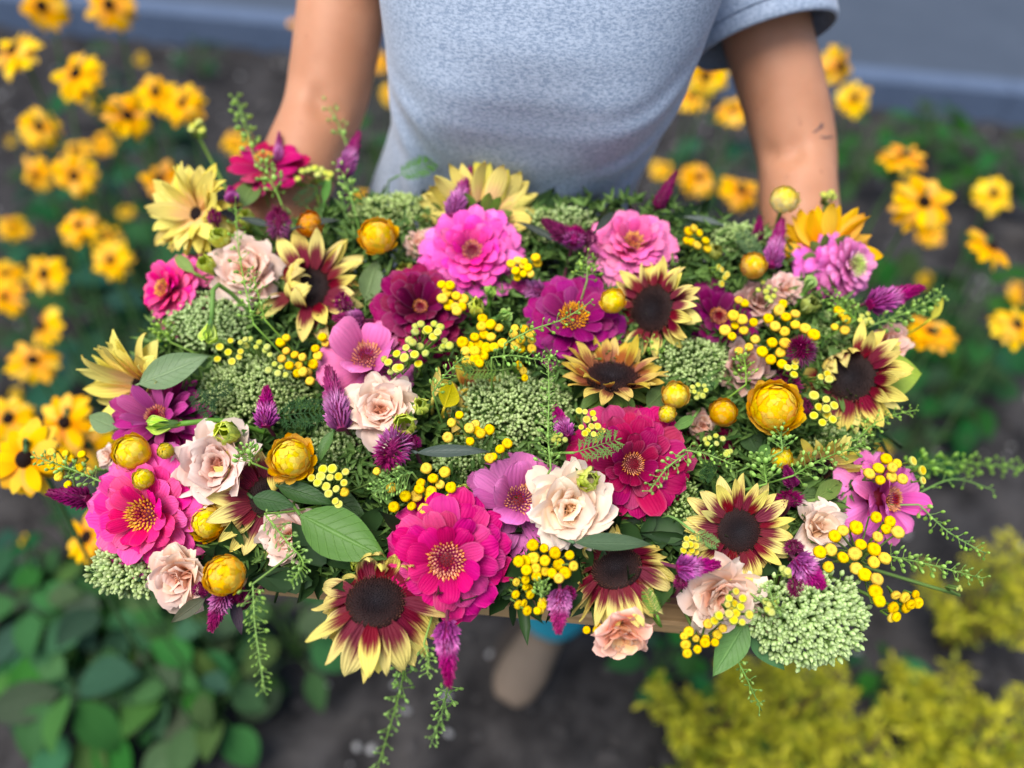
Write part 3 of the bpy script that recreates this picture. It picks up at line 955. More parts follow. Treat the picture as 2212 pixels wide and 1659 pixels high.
K0, K1 = G(650, 50, 0.12), G(2212, 197, 0.12)     # two points on the kerb's upper edge
kd = (K1 - K0); kd.z = 0; kd.normalize()
kn = Vector((-kd.y, kd.x, 0))                      # away from the bed
def build_ground():
    xs = np.concatenate([[-90, -40, -18, -9, -6], np.arange(-4, 4.001, 0.028), [6, 9, 18, 40, 90]])
    ys = np.concatenate([[-90, -40, -18, -8, -4], np.arange(-1.6, 4.4, 0.028), [6, 9, 18, 40, 90]])
    X, Y = np.meshgrid(xs, ys, indexing='ij')
    Z = soil_z(X, Y)
    far = np.clip((np.maximum(np.abs(X), np.abs(Y - 1.4)) - 3.0) / 1.0, 0, 1)
    Z = Z * (1 - far) - 0.03 * far
    dist = (X - K0.x) * kn.x + (Y - K0.y) * kn.y
    Z = np.where(dist > 0.02, -0.09, Z)
    m = MB()
    m.add(np.stack([X.ravel(), Y.ravel(), Z.ravel()], 1), grid_faces(len(xs) - 1, len(ys) - 1))
    n = NT('soil')
    p = n.geo()
    a = n.noise(p, 9, 6, 0.7); b = n.noise(p, 70, 4, 0.7); c = n.noise(p, 2.0, 3)
    col = n.mix(n.ss(a, .3, .72), lin(32, 31, 32), lin(72, 70, 70))
    col = n.mix(n.ss(c, .45, .7), col, n.mix(1.0, col, (1.25, 1.2, 1.12), 'MULTIPLY'))
    col = n.mix(n.ss(b, .62, .75), col, lin(96, 94, 94))
    n.surface(col, 0.92, 0.15, normal=n.bump(b, 0.9, 0.006))
    o = ob('ground', m.mesh('ground', n.m))
    o['kind'] = 'structure'
build_ground()

def prism(name, a, b, prof, mat, parent=None):
    """profile of (distance across, height) swept from a to b"""
    m = MB(); V = []
    n_ = 30
    for i in range(n_ + 1):
        p = a.lerp(b, i / n_)
        for (q, h) in prof:
            w = p + kn * q
            V.append((w.x, w.y, h))
    k = len(prof)
    F = [(i * k + j, (i + 1) * k + j, (i + 1) * k + (j + 1) % k, i * k + (j + 1) % k) for i in range(n_) for j in range(k)]
    F += [tuple(range(k)), tuple(range(n_ * k + k - 1, n_ * k - 1, -1))]
    m.add(V, F)
    return m.mesh(name, mat, smooth=False)

def stone_material(name, c0, c1, scale, rough=0.85):
    n = NT(name)
    p = n.geo()
    a = n.noise(p, scale, 5, 0.7); b = n.noise(p, scale * 14, 3, 0.7)
    col = n.mix(a, c0, c1)
    k = n.math('MULTIPLY_ADD', b, 0.5, 0.75)
    col = n.mix(1.0, col, n.comb(k, k, k), 'MULTIPLY')
    return n.surface(col, rough, 0.25, normal=n.bump(b, 0.6, 0.003))
M['kerb'] = stone_material('kerb_concrete', lin(80, 96, 122), lin(104, 120, 144), 6)
M['asphalt'] = stone_material('pavement_asphalt', lin(62, 72, 86), lin(82, 92, 106), 3)
kerb = bpy.data.objects.new('kerb', None)
COL.objects.link(kerb)
kerb['kind'] = 'structure'
for i in range(-14, 15):
    a_, b_ = K0 + kd * (i * 1.0 + .0035), K0 + kd * (i * 1.0 + .9965)
    e_ = random.uniform(-.003, .003)
    ob('kerb_stone', prism('kerb_stone', a_, b_, [(e_, -0.3), (e_, 0.105), (e_ + 0.012, 0.12), (0.10, 0.12), (0.112, 0.112), (0.112, -0.3)], M['kerb']), kerb)
m = MB()
V = [tuple(K0 + kd * s + kn * q) for s in (-80, 80) for q in (0.116, 60)]
m.add([(x, y, 0.098) for x, y, _ in V], [(0, 2, 3, 1)])
o = ob('pavement', m.mesh('pavement', M['asphalt']))
o['kind'] = 'structure'

# loose stones and clods
def rock(seed, s):
    r = np.random.default_rng(seed)
    V, F, T = lathe([(0, .6, 0), (.6, .5, .3), (1, 0, .6), (.7, -.45, .8), (0, -.6, 1)], 7, 0.22, seed)
    return np.array(V) * s * np.array([1, r.uniform(.6, 1), r.uniform(.5, .8)]), F
M['pebble'] = stone_material('pebble_stone', lin(150, 150, 152), lin(196, 194, 190), 30)
M['clod'] = stone_material('soil_clod', lin(46, 44, 44), lin(92, 88, 86), 20, 0.95)
for nm, cnt, lo, hi, mat in (('pebbles', 700, .004, .011, 'pebble'), ('clods', 2600, .005, .022, 'clod')):
    m = MB()
    for i in range(cnt):
        x, y = rng.uniform(-2.2, 2.4), rng.uniform(-1.0, 2.6)
        if (x - K0.x) * kn.x + (y - K0.y) * kn.y > -0.03: continue
        V, F = rock(i, rng.uniform(lo, hi))
        a = rng.uniform(0, 6.28); c, s = math.cos(a), math.sin(a)
        V = V @ np.array([[c, s, 0], [-s, c, 0], [0, 0, 1]])
        m.add(V + np.array([x, y, float(soil_z(x, y)) + .002]), F)
    o = ob(nm, m.mesh(nm, M[mat]))
    o['kind'] = 'stuff'

# ------------------------------------------------------------------ person
def remesh(name, mb, mat, voxel, smooth=8):
    me = mb.mesh(name + '_shape', mat)
    t = bpy.data.objects.new(name + '_shape', me)
    COL.objects.link(t)
    md = t.modifiers.new('r', 'REMESH'); md.mode = 'VOXEL'; md.voxel_size = voxel; md.use_smooth_shade = True
    sm = t.modifiers.new('s', 'SMOOTH'); sm.factor = 0.5; sm.iterations = smooth
    dg = bpy.context.evaluated_depsgraph_get()
    out = bpy.data.meshes.new_from_object(t.evaluated_get(dg))
    bpy.data.objects.remove(t)
    out.name = name
    out.materials.clear(); out.materials.append(mat)
    out.polygons.foreach_set('use_smooth', [True] * len(out.polygons))
    return out

n = NT('skin')
p = n.geo()
a = n.noise(p, 14, 4); b = n.noise(p, 420, 3)
c = n.mix(n.ss(a, .3, .7), lin(192, 134, 100), lin(208, 150, 116))
c = n.mix(n.ss(n.noise(p, 90, 3), .66, .8), c, lin(166, 108, 82))
M['skin'] = n.surface(c, 0.5, 0.3, normal=n.bump(b, 0.25, 0.001), sss=0.25)

n = NT('heather_jersey')
p = n.geo()
vec = n.n('ShaderNodeVectorMath', operation='MULTIPLY'); n.set(vec.inputs[0], p); vec.inputs[1].default_value = (260, 260, 560)
a = n.noise(vec.outputs[0], 1.0, 4, 0.7)
vec2 = n.n('ShaderNodeVectorMath', operation='MULTIPLY'); n.set(vec2.inputs[0], p); vec2.inputs[1].default_value = (420, 420, 900)
b = n.noise(vec2.outputs[0], 1.0, 2, 0.7)
c = n.mix(n.ss(a, .34, .66), lin(134, 152, 176), lin(186, 200, 218))
c = n.mix(n.ss(b, .6, .75, 0, .5), c, lin(208, 220, 238))
M['jersey'] = n.surface(c, 0.85, 0.15, normal=n.bump(a, 0.35, 0.0012), sheen=0.3)
M['seam'] = n.m
n = NT('turquoise_cotton')
a = n.noise(n.geo(), 300, 3)
M['trouser'] = n.surface(n.mix(a, lin(30, 140, 165), lin(60, 170, 190)), 0.8, 0.2, normal=n.bump(a, .4, .001))
n = NT('boot_suede')
p = n.geo(); a = n.noise(p, 18, 5, .65)
M['boot'] = n.surface(n.mix(a, lin(104, 90, 76), lin(142, 124, 106)), 0.75, 0.25, normal=n.bump(n.noise(p, 200, 3), .4, .001))
n = NT('boot_rubber')
M['sole'] = n.surface(lin(66, 58, 52), 0.7, 0.3)
n = NT('dark_hair')
a = n.noise(n.geo(), 60, 4)
M['hair'] = n.surface(n.mix(a, lin(50, 34, 24), lin(84, 58, 40)), 0.5, 0.4)
n = NT('eye_white'); M['eye'] = n.surface(lin(235, 232, 228), 0.2, 0.5)
n = NT('iris'); M['iris'] = n.surface(lin(70, 48, 30), 0.2, 0.5)
n = NT('lips'); M['lips'] = n.surface(lin(190, 108, 98), 0.45, 0.4)

BX = 0.0                                              # the body's mid line
BL = dict(sh=P(782, -190, .84), el=P(706, 215, .862), wr=P(545, 610, .82))
BRt = dict(sh=P(1585, -170, .845), el=P(1716, 305, .875), wr=P(1742, 690, .835))
hands = {}
def limb(mb, pts, rad, sides=18):
    V, F = tube(pts, rad, sides)
    mb.add(V, F)
def ball(mb, c, r, sides=14):
    rr = r if hasattr(r, '__len__') else (r, r, r)
    V, F, T = lathe([(0, 1, 0)] + [(math.sin(a), math.cos(a), 0) for a in np.linspace(0.35, 2.79, 8)] + [(0, -1, 1)], sides)
    mb.add(np.array(V) * np.array(rr) + np.array(c), F)

def build_person():
    base = Vector((0.0, 0.06, 0.0))
    root = thing('person', 'person in a heather blue t-shirt and tan boots holding the flower box with both hands', 'person', base)
    I = Matrix.Translation((0, 0, 0))
    b = MB()
    # trunk, neck, head
    limb(b, [(0, .03, .80), (0, .025, .90), (0, .02, 1.00), (0, .015, 1.10), (0, .01, 1.19), (0, .012, 1.28), (0, .02, 1.36), (0, .03, 1.40)],
         [(.145, .10), (.150, .105), (.125, .085), (.120, .080), (.125, .092), (.135, .088), (.13, .070), (.07, .05)], 28)
    limb(b, [(0, .03, 1.36), (0, .022, 1.44), (0, .01, 1.50)], [.060, .054, .054], 18)
    ball(b, (0, -.005, 1.585), (.074, .094, .112), 24)
    limb(b, [(0, -.03, 1.53), (0, -.065, 1.495), (0, -.072, 1.488)], [.055, .035, .022], 14)       # jaw and chin
    limb(b, [(0, -.088, 1.60), (0, -.108, 1.566), (0, -.098, 1.556)], [.009, .015, .010], 10)     # nose
    for sx in (-1, 1):
        ball(b, (sx * .076, .008, 1.578), (.012, .022, .033))
        ball(b, (sx * .034, -.078, 1.603), (.022, .016, .012))
    # arms and hands
    for sx, J in ((-1, BL), (1, BRt)):
        s, e, w = J['sh'], J['el'], J['wr']
        limb(b, smooth_path([Vector((sx * .05, .02, s.z + .0)), s, s.lerp(e, .5) + Vector((sx * .002, 0, 0)), e, e.lerp(w, .28), e.lerp(w, .65), w, w + (w - e).normalized() * .03], 4),
             [.06] * 2 + list(np.interp(np.linspace(0, 1, 27), [0, .08, .2, .33, .42, .5, .62, .75, .9, 1], [.055, .051, .0475, .0455, .0425, .041, .042, .038, .028, .025])), 20)
        ball(b, e + Vector((0, .012, 0)), .040)
        grip = Vector(((BOX['x0'] - .012) if sx < 0 else (BOX['x1'] + .012), w.y - .055, BOX['z1'] - .012))
        hands[sx] = grip
        palm = w.lerp(grip, .55)
        limb(b, smooth_path([w, palm, grip], 4), [(.026, .026), (.026, .024), (.028, .020), (.03, .018), (.033, .016), (.036, .015), (.038, .015), (.039, .014), (.036, .012)], 14)
        hd = (grip - w).normalized()
        for k, (ln, rr) in enumerate(((.060, .0078), (.068, .0085), (.064, .0083), (.052, .0072))):
            f0 = grip + Vector((0, .030 - .019 * k, -.002))
            f1 = f0 + Vector((-sx * .004, 0, -.35 * ln)) + hd * ln * .12
            f2 = f1 + Vector((-sx * ln * .18, 0, -.45 * ln))
            f3 = f2 + Vector((-sx * ln * .38, 0, -.10 * ln))
            limb(b, [grip.lerp(f0, .3), f0, f1, f2, f3], [rr * 1.1, rr * 1.1, rr, rr * .92, rr * .75], 10)
        t0 = palm + Vector((0, -.028, .006))
        t1 = t0 + Vector((-sx * .012, -.022, .012)); t2 = t1 + Vector((-sx * .026, -.010, .004)); t3 = t2 + Vector((-sx * .020, -.002, -.006))
        limb(b, [palm, t0, t1, t2, t3], [.014, .0125, .011, .0098, .0075], 10)
    # legs
    global FEET
    FEET = []
    toe, heel = G(1088, 1535, .03), G(1196, 1345, .05)
    fd = (toe - heel); fd.z = 0; fd.normalize()
    foot1 = (toe - fd * .255)
    FEET.append((1, foot1, fd))
    fd2 = Vector((-.22, -1, 0)).normalized()
    FEET.append((-1, Vector((-.11, .33, 0)), fd2))
    for sx, ft, d in FEET:
        hip = Vector((sx * .085, .03, .86)); ank = Vector((ft.x, ft.y, .10)) + d * .05
        knee = hip.lerp(ank, .52) + Vector((0, -.03, 0))
        limb(b, smooth_path([hip, knee, ank, ank + d * .08 + Vector((0, 0, -.045))], 4), np.interp(np.linspace(0, 1, 13), [0, .33, .66, 1], [.082, .052, .036, .03]).tolist(), 16)
    bmesh_ = remesh('body', b, M['skin'], .0065, 10)
    # folds of skin inside the elbows
    from mathutils.bvhtree import BVHTree
    co = np.zeros(len(bmesh_.vertices) * 3); bmesh_.vertices.foreach_get('co', co); co = co.reshape(-1, 3)
    no = np.zeros_like(co).ravel(); bmesh_.vertices.foreach_get('normal', no); no = no.reshape(-1, 3)
    tr = BVHTree.FromPolygons(co.tolist(), [tuple(q.vertices) for q in bmesh_.polygons])
    for pix, depth, sg in (((1672, 338), .0035, .010), ((1694, 342), .0045, .010), ((1718, 334), .0060, .010), ((1722, 312), .0040, .010), ((1660, 330), .003, .010), ((684, 205), .005, .010), ((690, 228), .0055, .011), ((706, 240), .004, .010), ((728, 246), .003, .010)):
        h = tr.ray_cast(CAM, (P(*pix, 1) - CAM).normalized())
        if h[0] is None: continue
        q = np.exp(-((co - np.array(h[0])) ** 2).sum(1) / sg ** 2)
        co = co - no * (depth * q)[:, None]
    bmesh_.vertices.foreach_set('co', co.ravel()); bmesh_.update()
    body = ob('body', bmesh_, root, I)
    # t-shirt
    zs = [.835, .88, .93, .98, 1.03, 1.08, 1.115, 1.15, 1.185, 1.22, 1.26, 1.30, 1.335, 1.365, 1.39, 1.405]
    hw = [.166, .164, .158, .150, .143, .139, .139, .143, .149, .153, .158, .163, .164, .150, .110, .078]
    fy = [-.125, -.122, -.116, -.110, -.106, -.107, -.116, -.131, -.143, -.146, -.138, -.122, -.102, -.080, -.055, -.035]
    by = [.150, .150, .145, .138, .130, .122, .116, .114, .114, .116, .118, .116, .108, .098, .088, .082]
    NS = 168; V = []; m = MB()
    zq = np.linspace(zs[0], zs[-1], 74)
    zq = np.concatenate([zq[:-8], np.linspace(zq[-8], zs[-1], 12)])
    hw, fy, by = (np.interp(zq, zs, q_) for q_ in (hw, fy, by))
    zs = zq.tolist()
    def fold(x, z, s_):
        # soft diagonal drag lines from the arm holes and loose upright folds at the waist
        f = 0
        for (ax_, az_, dx_, dz_, amp, wid, ln) in ((.15, 1.20, -.75, -.66, .0075, .009, .10), (.15, 1.235, -.9, -.42, .006, .008, .085), (.145, 1.17, -.5, -.86, .0065, .010, .11), (-.15, 1.20, .75, -.66, .0065, .009, .09), (-.145, 1.165, .5, -.86, .007, .010, .11), (-.10, 1.09, .25, -.97, .008, .012, .16), (-.055, 1.06, -.1, -1, .006, .011, .16), (.06, 1.07, .12, -1, .006, .011, .16), (.10, 1.10, -.3, -.95, .007, .011, .15), (0, 1.085, .98, .2, .0035, .010, .12), (-.03, 1.04, .95, -.3, .0045, .010, .12)):
            n_ = math.hypot(dx_, dz_); dx_, dz_ = dx_ / n_, dz_ / n_
            t = (x - ax_) * dx_ + (z - az_) * dz_
            q = (x - ax_) * dz_ - (z - az_) * dx_ + .012 * math.sin(t * 30)
            if -.03 < t < ln * 1.4:
                f += amp * math.exp(-(q / wid) ** 2) * math.exp(-((t - ln * .4) / (ln * .55)) ** 2) - .5 * amp * math.exp(-((q - wid * 1.9) / wid) ** 2) * math.exp(-((t - ln * .4) / (ln * .55)) ** 2)
        return f * s_
    for i, z in enumerate(zs):
        cx = np.interp(z, [.83, 1.05, 1.2, 1.4], [-.034, -.024, -0.004, 0.004])
        for k in range(NS):
            a = 2 * math.pi * k / NS
            ca, sa = math.cos(a), math.sin(a)
            e = 0.86
            x = hw[i] * math.copysign(abs(ca) ** e, ca)
            yy = (0.0 + (by[i] if sa > 0 else -fy[i]) * math.copysign(abs(sa) ** e, sa))
            low = max(0, (1.12 - z) / .28)
            wob = .013 * low * math.sin(7 * a + 2.1 + 3 * z) + .005 * low * math.sin(13 * a + 9 * z)
            pull = .0035 * math.sin(26 * z + 3.2 * ca) * (1 if z < 1.1 else .35)
            if sa < 0 and 1.12 < z < 1.27:                 # the two sides of the chest
                yy += .006 * math.cos(ca * 5.6) * math.sin((z - 1.12) / .15 * math.pi) ** 2
            kx = 1 + wob * 4
            if ca < 0: kx += .30 * low * min(1, -ca * 1.4)
            if sa < 0: yy -= fold(x, z, 1)
            V.append((cx + x * kx, yy * (1 + (wob + pull) * 3), z))
    F = [(i * NS + k, i * NS + (k + 1) % NS, (i + 1) * NS + (k + 1) % NS, (i + 1) * NS + k) for i in range(len(zs) - 1) for k in range(NS)]
    m.add(V, F)
    # loose side panel of the shirt hanging behind the waist
    for sx, J in ((-1, BL), (1, BRt)):
        s, e = J['sh'], J['el']
        hem = P(1652, 92, .85) if sx > 0 else s.lerp(e, .36)
        top = Vector((sx * .085, .02, 1.365))
        pts = smooth_path([top, s.lerp(top, .22) + Vector((0, 0, .012)), s.lerp(hem, .5) + Vector((0, 0, .004)), hem], 6)
        q = np.linspace(0, 1, len(pts))
        ra = np.interp(q, [0, .3, .65, 1], [.052, .068, .071, .0745])
        V, F = tube(pts, [(x * (1 + .03 * math.sin(9 * t)), x * (1 + .03 * math.cos(7 * t))) for x, t in zip(ra, q)], 40, False)
        k0 = len(V)
        # turned hem
        inn = [tuple(Vector(v).lerp(pts[-1], .055)) for v in V[-40:]]
        V = V + inn
        F = F + [(k0 - 40 + k, k0 - 40 + (k + 1) % 40, k0 + (k + 1) % 40, k0 + k) for k in range(40)]
        m.add(V, F)
    sh = m.mesh('t_shirt', M['jersey'])
    shirt = ob('t_shirt', sh, root, I)
    sub = shirt.modifiers.new('s', 'SUBSURF'); sub.levels = 0; sub.render_levels = 1
    # stitched hem line on the sleeve
    s, e = BRt['sh'], BRt['el']; hem = P(1652, 92, .85)
    ax = (hem - s).normalized()
    mm = MB()
    xx = (RT - ax * RT.dot(ax)).normalized(); yy = ax.cross(xx)
    ring = [hem - ax * .019 + (xx * math.cos(t) + yy * math.sin(t)) * .0765 for t in np.linspace(0, 2 * math.pi, 49)]
    V, F = tube(ring, .0011, 5); mm.add(V, F)
    ob('hem_seam', mm.mesh('hem_seam', M['jersey']), root, I)
    # trousers
    m = MB()
    limb(m, [(-.02, .03, .955), (-.01, .03, .90), (0, .03, .84), (0, .03, .80)], [(.150, .112), (.160, .118), (.160, .115), (.12, .10)], 24)
    for sx, ft, d in FEET:
        hip = Vector((sx * .088, .03, .87)); ank = Vector((ft.x, ft.y, .125)) + d * .07
        knee = hip.lerp(ank, .5) + Vector((0, -.025, 0))
        limb(m, smooth_path([hip, knee, ank], 5), np.interp(np.linspace(0, 1, 11), [0, .5, 1], [.095, .074, .070]).tolist(), 18)
    ob('trousers', remesh('trousers', m, M['trouser'], .009, 6), root, I)
    # boots
    for sx, ft, d in FEET:
        sd = Vector((-d.y, d.x, 0)); m = MB()
        z = lambda h: Vector((0, 0, h))
        limb(m, [ft + z(.045) - d * .005, ft + d * .05 + z(.05), ft + d * .12 + z(.048), ft + d * .18 + z(.043), ft + d * .225 + z(.038), ft + d * .252 + z(.032)],
             [(.036, .030), (.042, .036), (.042, .042), (.034, .049), (.028, .045), (.017, .026)], 20)
        limb(m, [ft + d * .035 + z(.05), ft + d * .04 + z(.10), ft + d * .042 + z(.15), ft + d * .04 + z(.185)], [(.046, .050), (.050, .052), (.050, .052), (.053, .054)], 20)
        bt = ob('boot', remesh('boot', m, M['boot'], .006, 6), root, I)
        m = MB(); V = []
        for q, w in ((-.04, .02), (-.02, .034), (.05, .040), (.12, .041), (.19, .051), (.235, .045), (.262, .024)):
            for s_, h in ((-1, .0), (-1, .018), (1, .018), (1, .0)):
                v = ft + d * q + sd * (s_ * w * 1.03) + z(h); V.append(tuple(v))
        F = [(i * 4 + j, (i + 1) * 4 + j, (i + 1) * 4 + (j + 1) % 4, i * 4 + (j + 1) % 4) for i in range(6) for j in range(4)] + [(0, 1, 2, 3), (27, 26, 25, 24)]
        m.add(V, F)
        so = ob('sole', m.mesh('sole', M['sole'], False)); so.parent = bt; so.matrix_local = Matrix.Translation(base)
        m = MB()
        for k in range(4):
            c0 = ft + d * (.075 + .022 * k) + z(.096 - .006 * k)
            V, F = tube([c0 - sd * .024, c0 + z(.006), c0 + sd * .024], .0028, 5); m.add(V, F)
        lc = ob('lace', m.mesh('lace', M['sole'])); lc.parent = bt; lc.matrix_local = Matrix.Translation(base)
    # face and hair
    for sx in (-1, 1):
        m = MB(); ball(m, (sx * .032, -.082, 1.592), .0125); ey = ob('eye', m.mesh('eye', M['eye']), root, I)
        m = MB(); ball(m, (sx * .032, -.092, 1.591), (.0058, .0035, .0058)); ir = ob('iris', m.mesh('iris', M['iris'])); ir.parent = ey; ir.matrix_local = Matrix.Translation(base)
        m = MB(); V, F = tube([(sx * .014, -.097, 1.612), (sx * .034, -.096, 1.617), (sx * .052, -.082, 1.611)], [.002, .0034, .0015], 6); m.add(V, F); ob('eyebrow', m.mesh('eyebrow', M['hair']), root, I)
    m = MB(); V, F = tube([(-.024, -.090, 1.531), (-.008, -.1005, 1.535), (0, -.100, 1.533), (.008, -.1005, 1.535), (.024, -.090, 1.531)], [.002, .0055, .005, .0055, .002], 8); m.add(V, F); ob('mouth', m.mesh('mouth', M['lips']), root, I)
    m = MB(); ball(m, (0, .022, 1.612), (.084, .092, .102), 24); limb(m, [(0, .09, 1.62), (0, .125, 1.60), (0, .125, 1.52), (0, .105, 1.44)], [.03, .032, .026, .008], 12)
    ob('hair', remesh('hair', m, M['hair'], .008, 3), root, I)
    # small inked lines on the upper arm
    from mathutils.bvhtree import BVHTree
    bm_v = [v.co[:] for v in body.data.vertices]; bm_f = [tuple(q.vertices) for q in body.data.polygons]
    tree = BVHTree.FromPolygons(bm_v, bm_f)
    n = NT('tattoo_ink'); ink = n.surface(lin(92, 84, 92), 0.55, 0.2)
    for strokes in ([[(1757, 286), (1768, 279), (1778, 272)], [(1768, 279), (1776, 266)]], [[(1773, 296), (1784, 297), (1797, 296)]], [[(1770, 108), (1776, 118)], [(1773, 128), (1774, 112)]]):
        m = MB(); ok = False
        for st in strokes:
            pts = []
            for (a, b_) in st:
                dv = (P(a, b_, 1) - CAM).normalized()
                h = tree.ray_cast(CAM, dv)
                if h[0] is not None: pts.append(h[0] + h[1] * .0002)
            if len(pts) > 1:
                V, F = tube(pts, [(.0009, .0009)] * len(pts), 5); m.add(V, F); ok = True
        if ok: ob('tattoo', m.mesh('tattoo', ink), root, I)
build_person()

# ------------------------------------------------------------------ the wooden box
def wood_material(name, c0, c1):
    n = NT(name)
    c, r = n.info()
    p = n.obj()
    v = n.n('ShaderNodeVectorMath', operation='MULTIPLY'); n.set(v.inputs[0], p); v.inputs[1].default_value = (4, 60, 60)
    v2 = n.n('ShaderNodeVectorMath', operation='ADD'); n.set(v2.inputs[0], v.outputs[0]); n.set(v2.inputs[1], n.comb(n.math('MULTIPLY', r, 30), r, r))
    a = n.noise(v2.outputs[0], 1.5, 6, .7)
    g = n.math('SINE', n.math('MULTIPLY', a, 26.0))
    col = n.mix(n.ss(g, -1, 1), c0, c1)
    return n.surface(n.vary(col, r, .008, .08), 0.6, 0.3, normal=n.bump(a, .5, .002))
M['wood_dark'] = wood_material('brown_wood', lin(112, 74, 56), lin(136, 94, 70))
M['wood_light'] = wood_material('light_wood', lin(192, 146, 96), lin(212, 166, 112))
def box_mesh(name, sx, sy, sz, mat, bev=0.0025):
    m = MB(); V = []
    for z_, i in ((-sz, bev), (-sz + bev, 0), (sz - bev, 0), (sz, bev)):
        for (a, b) in ((-1, -1), (1, -1), (1, 1), (-1, 1)):
            V.append((a * (sx - i), b * (sy - i), z_))
    F = [(i * 4 + j, i * 4 + (j + 1) % 4, (i + 1) * 4 + (j + 1) % 4, (i + 1) * 4 + j) for i in range(3) for j in range(4)] + [(3, 2, 1, 0), (12, 13, 14, 15)]
    m.add(V, F)
    return m.mesh(name, mat, False)
def build_box():
    x0, x1, y0, y1, z0, z1 = (BOX[k] for k in ('x0', 'x1', 'y0', 'y1', 'z0', 'z1'))
    root = thing('wooden_box', 'shallow brown wooden box on a pale board, brimming with flowers', 'wooden box', ((x0 + x1) / 2, (y0 + y1) / 2, z0 - .018))
    cx, cy = (x0 + x1) / 2, (y0 + y1) / 2
    hx, hy, hz, t = (x1 - x0) / 2, (y1 - y0) / 2, (z1 - z0) / 2, .008
    T = Matrix.Translation
    ob('bottom_board', box_mesh('bottom_board', hx + .012, hy + .016, .009, M['wood_light']), root, T((cx, cy, z0 - .0095)))
    for sy in (-1, 1):
        ob('side_board', box_mesh('side_board', hx, t, hz, M['wood_dark']), root, T((cx, cy + sy * (hy - t), z0 + hz + .0005)))
    for sx in (-1, 1):
        ob('end_board', box_mesh('end_board', hy - 2 * t - .001, t, hz, M['wood_dark']), root, T((cx + sx * (hx - t), cy, z0 + hz + .0005)) @ Matrix.Rotation(R(90), 4, 'Z'))
build_box()

# ------------------------------------------------------------------ plants of the bed
def rudbeckia(u, v, r, label, n=None, green=False):
    d = min(2.3, max(0.78, 64.0 / r))
    rad = 0.0375 * (0.8 if r < 32 else 1.0)
    rad = r * d / FPX
    c = P(u, v, d)
    for _ in range(30):
        if c.z > 0.95: d += .04
        elif c.z < 0.30: d -= .04
        c = P(u, v, d); rad = 1.12 * r * d / FPX
    if n is None:
        n = (random.gauss(0, .28), 0.22 + random.gauss(0, .25))
    z = wdir(n[0], min(.9, n[1]))
    gx, gy = c.x + random.gauss(0, .03), c.y + .04 + random.gauss(0, .03)
    base = Vector((gx, gy, float(soil_z(gx, gy)) - .005))
    root = thing('rudbeckia', label, 'rudbeckia', base, 'black-eyed Susan blooms in the flower bed')
    H = frame(c, z, random.uniform(0, 6))
    cnt = random.choice((12, 13, 14))
    two = r > 40 and random.random() < .6
    young = green
    tone = random.random()
    for lay in range(2 if two else 1):
        for k in range(cnt):
            a = 2 * math.pi * (k + .5 * lay) / cnt + random.gauss(0, .07)
            L = rad * random.uniform(.86, 1.03) * (.86 if lay else 1) - rad * .12
            el = R(random.gauss(-8 if not lay else 8, 9))
            mm = H @ Matrix.Rotation(a, 4, 'Z') @ Matrix.Translation((rad * .14, 0, rad * .03 * lay)) @ Matrix.Rotation(-el, 4, 'Y') @ Matrix.Rotation(random.gauss(0, .2), 4, 'X') @ Matrix.Diagonal((L, L * random.uniform(1.05, 1.4), L, 1))
            cc = lin(255, 184 + 24 * tone, 0) if not young else lin(214, 178, 30)
            ob('petal', LIB['rud', random.randrange(5)], root, mm, cc)
    ob('cone', LIB['cone'], root, H @ Matrix.Diagonal((rad * .22, rad * .22, rad * .22, 1)), (1, 1, 1) if not young else (3, 3, 1.5))
    pts = smooth_path([base, base.lerp(c, .5) + Vector((random.gauss(0, .015), random.gauss(0, .015), .02)), c - z * rad * .5, c - z * rad * .05], 3)
    m = MB(); V, F = tube([p - base for p in pts], [.0026] * len(pts), 5); m.add(V, F, t=.5)
    ob('stem', m.mesh('stem', M['stem']), root, Matrix.Translation(base), lin(84, 122, 66))

def leafy_plant(u, v, z, h, nl, L, label, col=lin(66, 108, 62), spread=.16, group='leafy green plants in the bed', droop=25):
    """clump whose middle is seen at (u, v) at height z"""
    c = G(u, v, z)
    base = Vector((c.x, c.y, float(soil_z(c.x, c.y)) - .004))
    root = thing('leafy_plant', label, 'leafy plant', base, group)
    m = MB()
    for i in range(nl):
        a = i * GA + random.gauss(0, .3)
        q = math.sqrt((i + .5) / nl)
        hh = h * (1 - .65 * q) * random.uniform(.75, 1.1) + .03
        p = base + Vector((math.cos(a) * spread * q * random.uniform(.4, .9), math.sin(a) * spread * q * random.uniform(.4, .9), hh))
        out = Vector((math.cos(a), math.sin(a), 0)) + Vector((0, -.25, 0))
        el = R(random.gauss(20 - 45 * q, 15))
        xd = Vector((out.x * math.cos(el), out.y * math.cos(el), math.sin(el))).normalized()
        up = Vector((random.gauss(0, .25), -0.2 + random.gauss(0, .25), 1))
        zd = (up - xd * up.dot(xd)).normalized()
        ll = L * random.uniform(.7, 1.2)
        mm = frame(p, zd, 0, 1, xhint=xd) @ Matrix.Diagonal((ll, ll * random.uniform(.9, 1.25), ll, 1))
        ob('leaf', LIB['bedleaf', random.randrange(5)], root, mm, tuple(x * (.7 + .8 * random.random() ** 1.5) for x in col))
        V, F = tube(smooth_path([Vector((0, 0, 0)), (p - base) * .5 + Vector((0, 0, hh * .12)), p - base], 3), .0022, 4, False)
        m.add(V, F, t=.5)
    ob('stem', m.mesh('stem', M['stem']), root, Matrix.Translation(base), lin(88, 128, 66))

